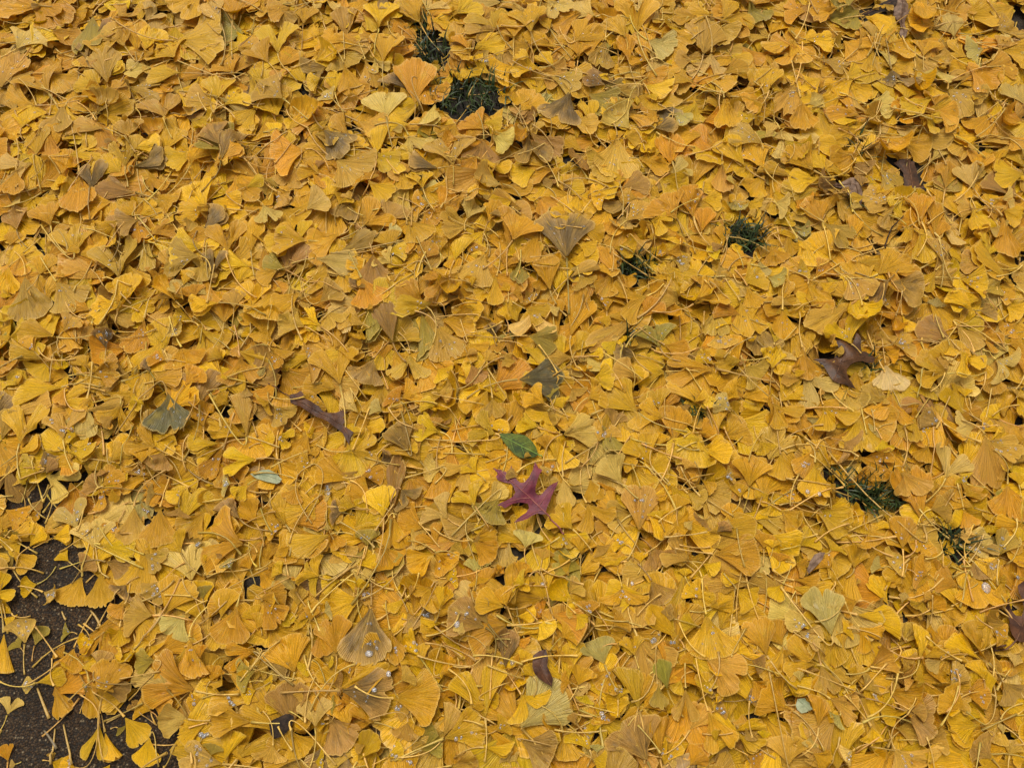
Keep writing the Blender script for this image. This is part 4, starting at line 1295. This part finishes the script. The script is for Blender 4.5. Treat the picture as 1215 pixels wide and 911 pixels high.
# loose stalks scattered all through the carpet
for k in range(240):
    while True:
        px, py = rng.uniform(-60, 1275), rng.uniform(-50, 960)
        if k % 4 == 0:
            hx, hy, rx, ry = HOLES[rng.integers(0, 20)]
            px, py = hx + rng.normal(0, .7) * rx, hy + rng.normal(0, .7) * ry
        if (not in_bare(px, py) or rng.random() < .06) and math.hypot(px - 620, py - 565) > 85:
            break
    p = at(px, py, .03)
    a = rng.uniform(0, 6.283)
    fake = dict(e=-np.array([math.cos(a), math.sin(a)]), ap=np.array([p[0], p[1], float(hm[cell(p[:1], p[1:])][0]) + .002]), L=rng.uniform(.05, .075), c='g')
    P, R = stalk_path(fake, rng, n=8, final=True)
    V, F = tube(P, R, 4)
    to_litter(V, F, np.tile(stalk_tint(fake, rng), (len(V), 1)), np.zeros((len(V), 3)), 1)
# torn scraps of blade and short stalks lying across the gaps and the asphalt
for k in range(150):
    if k < 50:
        hx, hy, rx, ry = HOLES[rng.integers(2, 22)]
        px, py = hx + rng.normal(0, .6) * rx, hy + rng.normal(0, .6) * ry
    else:
        px, py = rng.uniform(-40, 1250), rng.uniform(-40, 950)
    p = at(px, py, .02)
    a = rng.uniform(0, 6.283)
    L = rng.uniform(.012, .026) if k > 30 else rng.uniform(.02, .036)
    d = drop(p[0], p[1], L * math.cos(a), L * math.sin(a), L * rng.uniform(.5, 1.2), rng.choice(list('ygtpb')), rng.choice(list('fnh')), 10, 3)
    LEAVES.pop()
    V = np.column_stack([d['X'].ravel(), d['Y'].ravel(), d['Z'].ravel()])
    to_litter(V, _gf[(10, 3)], np.tile(d['tint'], (len(V), 1)), np.column_stack([d['U'].ravel() + k * 3.1, d['V'].ravel(), np.zeros(len(V))]), 0)
me = quad_mesh('ginkgo_litter', np.concatenate(litV), np.concatenate(litF), np.concatenate(litT), np.concatenate(litU), (M_LEAF, M_STALK), np.concatenate(litM))
tag(link('ginkgo_litter', me), 'dense litter of smaller yellow ginkgo leaves and loose stalks underneath', 'leaf litter', None, 'stuff')

# single stalks lying on the bare asphalt
for pts, lab in [(((45, 816), (52, 835), (59, 852)), 'thick pale stalk lying slanted on the asphalt, topmost of those in the corner'),
                 (((66, 864), (64, 885), (62, 906)), 'thin upright pale stalk on the asphalt near the bottom edge'),
                 (((76, 859), (80, 880), (87, 906)), 'slanted thin stalk on the asphalt right of the upright one'),
                 (((99, 745), (104, 737), (110, 728)), 'short thin stalk on the upper bare asphalt patch'),
                 (((108, 724), (117, 733), (121, 747)), 'curved thick stalk on the upper bare asphalt patch'),
                 (((74, 725), (77, 734), (79, 735)), 'stubby stalk end poking out on the asphalt strip'),
                 (((53, 866), (60, 874), (68, 888)), 'grey weathered stalk bit on the asphalt corner'),
                 (((127, 857), (138, 851), (147, 846)), 'thin pale stalk on the asphalt beside the lower leaves')]:
    Q = np.array([np.append(at(px, py, PAVE_Z), 0) for px, py in pts])
    t = np.linspace(0, 1, 9)[:, None]
    P = (1 - t) ** 2 * Q[0] + 2 * t * (1 - t) * Q[1] + t ** 2 * Q[2]
    P[:, 2] = hm[cell(P[:, 0], P[:, 1])] + .0016
    org = P[0].copy()
    grey = 'grey' in lab
    V, F = tube(P, np.linspace(.0012, .0019, 9) * (1.3 if 'thick' in lab or grey else 1), 6)
    tint = np.append(lin((120, 104, 74)) if grey else lin((186, 150, 78)), 1)
    o = link('leaf_stalk', quad_mesh('leaf_stalk', V - org, F, np.tile(tint, (len(V), 1)), None, (M_STALK,)), None, tuple(org))
    tag(o, lab, 'leaf stalk', 'loose stalks on bare asphalt')

# the thin dark twig at upper right
Q = [(1055, 288), (1064, 262), (1078, 250), (1077, 251)]
P = []
for k in range(len(Q) - 2):
    for j in range(5):
        s_ = j / 5
        px, py = Q[k][0] + (Q[k + 1][0] - Q[k][0]) * s_, Q[k][1] + (Q[k + 1][1] - Q[k][1]) * s_
        p = at(px, py, .05)
        P.append((p[0], p[1], float(hm[cell(p[:1], p[1:])][0])))
P = np.array(P)
P[:, 2] = np.maximum(np.convolve(np.pad(P[:, 2], 2, mode='edge'), np.ones(5) / 5, 'valid'), P[:, 2]) + .002
org = P[0].copy()
V, F = tube(P, np.linspace(.0016, .0009, len(P)), 6)
tag(link('twig', quad_mesh('twig', V - org, F, None, None, (M_TWIG,)), None, tuple(org)), 'thin blackish twig lying over yellow leaves at upper right', 'twig')

# ------------------------------------------------------------------ rain drops
M_WATER = water_material()


def dome(n=12, m=6):
    V, F = [], []
    for i in range(m + 1):
        t = math.pi * i / m
        for k in range(n):
            a = 2 * math.pi * k / n
            r_ = math.sin(t) if 0 < i < m else .02
            V.append((r_ * math.cos(a), r_ * math.sin(a), math.cos(t) * (.40 if t < math.pi / 2 else .12)))
    for i in range(m):
        for k in range(n):
            F.append((i * n + k, (i + 1) * n + k, (i + 1) * n + (k + 1) % n, i * n + (k + 1) % n))
    return quad_mesh('raindrop', V, np.array(F), None, None, (M_WATER,))


DOME = dome()
BIG = [(1170, 697, 6.5, 'large round raindrop on the amber leaf at the right edge'), (438, 775, 4.6, 'large raindrop on the dark bruised leaf near the bottom'),
       (542, 740, 4.2, 'large raindrop on the bronze leaf left of bottom centre'), (386, 115, 3.2, 'bright large raindrop on a pale leaf at upper left'),
       (461, 799, 3.4, 'raindrop on the grey-tan leaf edge near the bottom'), (444, 818, 3.0, 'raindrop in the middle of the grey-tan leaf near the bottom'),
       (644, 693, 3.2, 'raindrop on the curled yellow leaf below the red oak leaf'), (1159, 652, 2.6, 'lone raindrop between leaves at the right'),
       (432, 705, 2.4, 'raindrop on a small leaf at lower centre left'), (750, 692, 2.6, 'raindrop on the two-lobed leaf right of bottom centre'),
       (958, 583, 3.0, 'left raindrop of two at the rim of a yellow leaf'), (972, 586, 3.0, 'right raindrop of two at the rim of a yellow leaf'), (714, 846, 3.0, 'raindrop on an orange leaf at the bottom')]
ndrop = 0


def put_drop(p, nrm, r_, label, group):
    global ndrop
    o = link('raindrop', DOME, None, tuple(p))
    q_ = Vector(nrm).to_track_quat('Z', 'Y')
    o.rotation_mode = 'QUATERNION'
    o.rotation_quaternion = q_
    k_ = random.uniform(.85, 1.15)
    o.scale = (r_ * k_, r_ / k_, r_ * random.uniform(.8, 1.05))
    tag(o, label, 'raindrop', group)
    ndrop += 1


for px, py, rp, lab in BIG:
    h = local_h(px, py)
    p = at(px, py, h)
    c = cell(p[:1], p[1:])
    h = float(hm[c][0])
    p = at(px, py, h)
    put_drop((p[0], p[1], h + .0006), (0, 0, 1), rp * 1.15 / (FW * PW), lab, 'raindrops')
for d in LEAVES:
    if d['digit'] and 'top' not in d and d['id'] % 6 == 0:
        d['wet'] = True
beads = []
for d in (q for q in LEAVES if q['wet']):
    X, Y, Z = d['X'], d['Y'], d['Z']
    lab = 'small clear raindrop on the %s leaf %s' % (CN[d['c']], where(*d['px']))
    for a_, b_ in (('small clear ', 'clear '), ('clear ', ''), (' part', '')):
        if too_long(lab):
            lab = lab.replace(a_, b_)
    m = int(rng.integers(6, 12)) if 'rank' in d and d['c'] in 'tkmpb' else int(rng.integers(3, 8))
    for _ in range(m * 3):
        if m <= 0:
            break
        i, j = rng.integers(2, d['nv'] - 1), rng.integers(2, d['nu'] - 2)
        p = np.array([X[i, j], Y[i, j], Z[i, j]])
        if hm[cell(p[:1], p[1:2])][0] - p[2] > .0035:
            continue
        a = np.array([X[i, j + 1] - X[i, j - 1], Y[i, j + 1] - Y[i, j - 1], Z[i, j + 1] - Z[i, j - 1]])
        b = np.array([X[i + 1, j] - X[i - 1, j], Y[i + 1, j] - Y[i - 1, j], Z[i + 1, j] - Z[i - 1, j]])
        nr = np.cross(a, b)
        nr /= np.linalg.norm(nr) + 1e-9
        if nr[2] < 0:
            nr = -nr
        if nr[2] < .5:
            continue
        r_ = rng.choice([.0011, .0014, .0018, .0023, .0029], p=[.20, .28, .26, .17, .09]) * 1.15
        dep = to_px(p[0], p[1], p[2])[2]
        beads.append((r_ / dep, r_, p, nr, lab))
        m -= 1
beads.sort(key=lambda q: -q[0])
for _, r_, p, nr, lab in beads[:285]:
    put_drop(p, nr, r_, lab, 'raindrops ' + lab.split('raindrop ', 1)[1])
# the finer beads beyond those, as one film of rain
dv = np.array([tuple(v.co) for v in DOME.vertices])
df = np.array([tuple(q.vertices) for q in DOME.polygons])
bV, bF = [], []
for k, (_, r_, p, nr, lab) in enumerate(beads[285:]):
    m3 = np.array(Vector(nr).to_track_quat('Z', 'Y').to_matrix())
    bV.append((dv * r_) @ m3.T + p)
    bF.append(df + k * len(dv))
if bV:
    tag(link('rain_beads', quad_mesh('rain_beads', np.concatenate(bV), np.concatenate(bF), None, None, (M_WATER,))), 'fine beads of rain scattered over many leaves', 'raindrops', None, 'stuff')

# ------------------------------------------------------------------ grass in the gaps
gV, gF = [], []
nb = 0
for hx, hy, rx, ry, k in [(553, 110, 50, 28, 200), (505, 46, 12, 34, 60), (517, 66, 14, 16, 36), (883, 283, 26, 16, 110), (1018, 180, 8, 14, 22), (757, 318, 22, 15, 70), (825, 486, 14, 12, 50),
                          (1040, 586, 30, 20, 170), (992, 572, 9, 12, 20), (1128, 646, 22, 16, 50), (1012, 236, 12, 12, 20), (1027, 436, 12, 10, 20), (745, 412, 10, 8, 16)]:
    for _ in range(k):
        a, r_ = rng.uniform(0, 6.283), math.sqrt(rng.random())
        p = at(hx + rx * r_ * math.cos(a), hy + ry * r_ * math.sin(a), .004)
        az = rng.uniform(0, 6.283)
        L = rng.uniform(.025, .062)
        lean = rng.uniform(.35, 1.35)
        wd = rng.uniform(.0012, .0029)
        n = 5
        dirv = np.array([math.cos(az), math.sin(az)])
        sv = np.array([-dirv[1], dirv[0], 0])
        P = []
        x, z, ang = 0.0, 0.0, lean * .4
        for i in range(n):
            P.append(np.array([p[0] + dirv[0] * x, p[1] + dirv[1] * x, z]))
            x += L / (n - 1) * math.sin(ang)
            z += L / (n - 1) * math.cos(ang)
            ang += lean * .38
        for i in range(n):
            ww = wd * (1 - (i / (n - 1)) ** 1.6) + .0001
            gV += [P[i] - sv * ww, P[i] + sv * ww]
        for i in range(n - 1):
            b0 = nb + 2 * i
            gF.append((b0, b0 + 1, b0 + 3, b0 + 2))
        nb += 2 * n
for pts in [((1021, 182), (1020, 168), (1021, 150))]:
    p = at(*pts[0], .02)
    for i in range(6):
        ww = .0018 * (1 - i / 5.5)
        gV += [np.array([p[0] - ww, p[1] + .001 * i, .012 + .012 * i]), np.array([p[0] + ww, p[1] + .001 * i, .012 + .012 * i])]
    for i in range(5):
        b0 = nb + 2 * i
        gF.append((b0, b0 + 1, b0 + 3, b0 + 2))
    nb += 12
tag(link('grass', quad_mesh('grass', np.array(gV), np.array(gF), None, None, (M_GRASS,))), 'dark green grass blades showing through gaps in the leaves', 'grass', None, 'stuff')


# ------------------------------------------------------------------ ground and pavement
def sheet(name, pts, z, mat):
    me = bpy.data.meshes.new(name)
    me.from_pydata([(x, y, z) for x, y in pts], [], [tuple(range(len(pts)))])
    me.materials.append(mat)
    return tag(link(name, me), kind='structure')


sheet('ground', [(-150, -150), (150, -150), (150, 150), (-150, 150)], 0.0, soil_material())
e = pd / np.linalg.norm(pd)
pa, pb = pave_a - e * 60, pave_a + e * 60
pp = [pa, pb, pb + pave_n * 6, pa + pave_n * 6]
cr = (pp[1] - pp[0])[0] * (pp[2] - pp[1])[1] - (pp[1] - pp[0])[1] * (pp[2] - pp[1])[0]
if cr < 0:
    pp.reverse()
sheet('pavement', [tuple(p) for p in pp], PAVE_Z, asphalt_material())
print('leaves', len(LEAVES), 'digitised', sum(d['digit'] for d in LEAVES), 'drops', ndrop, 'hm', float(np.median(hm)), float(hm.max()))
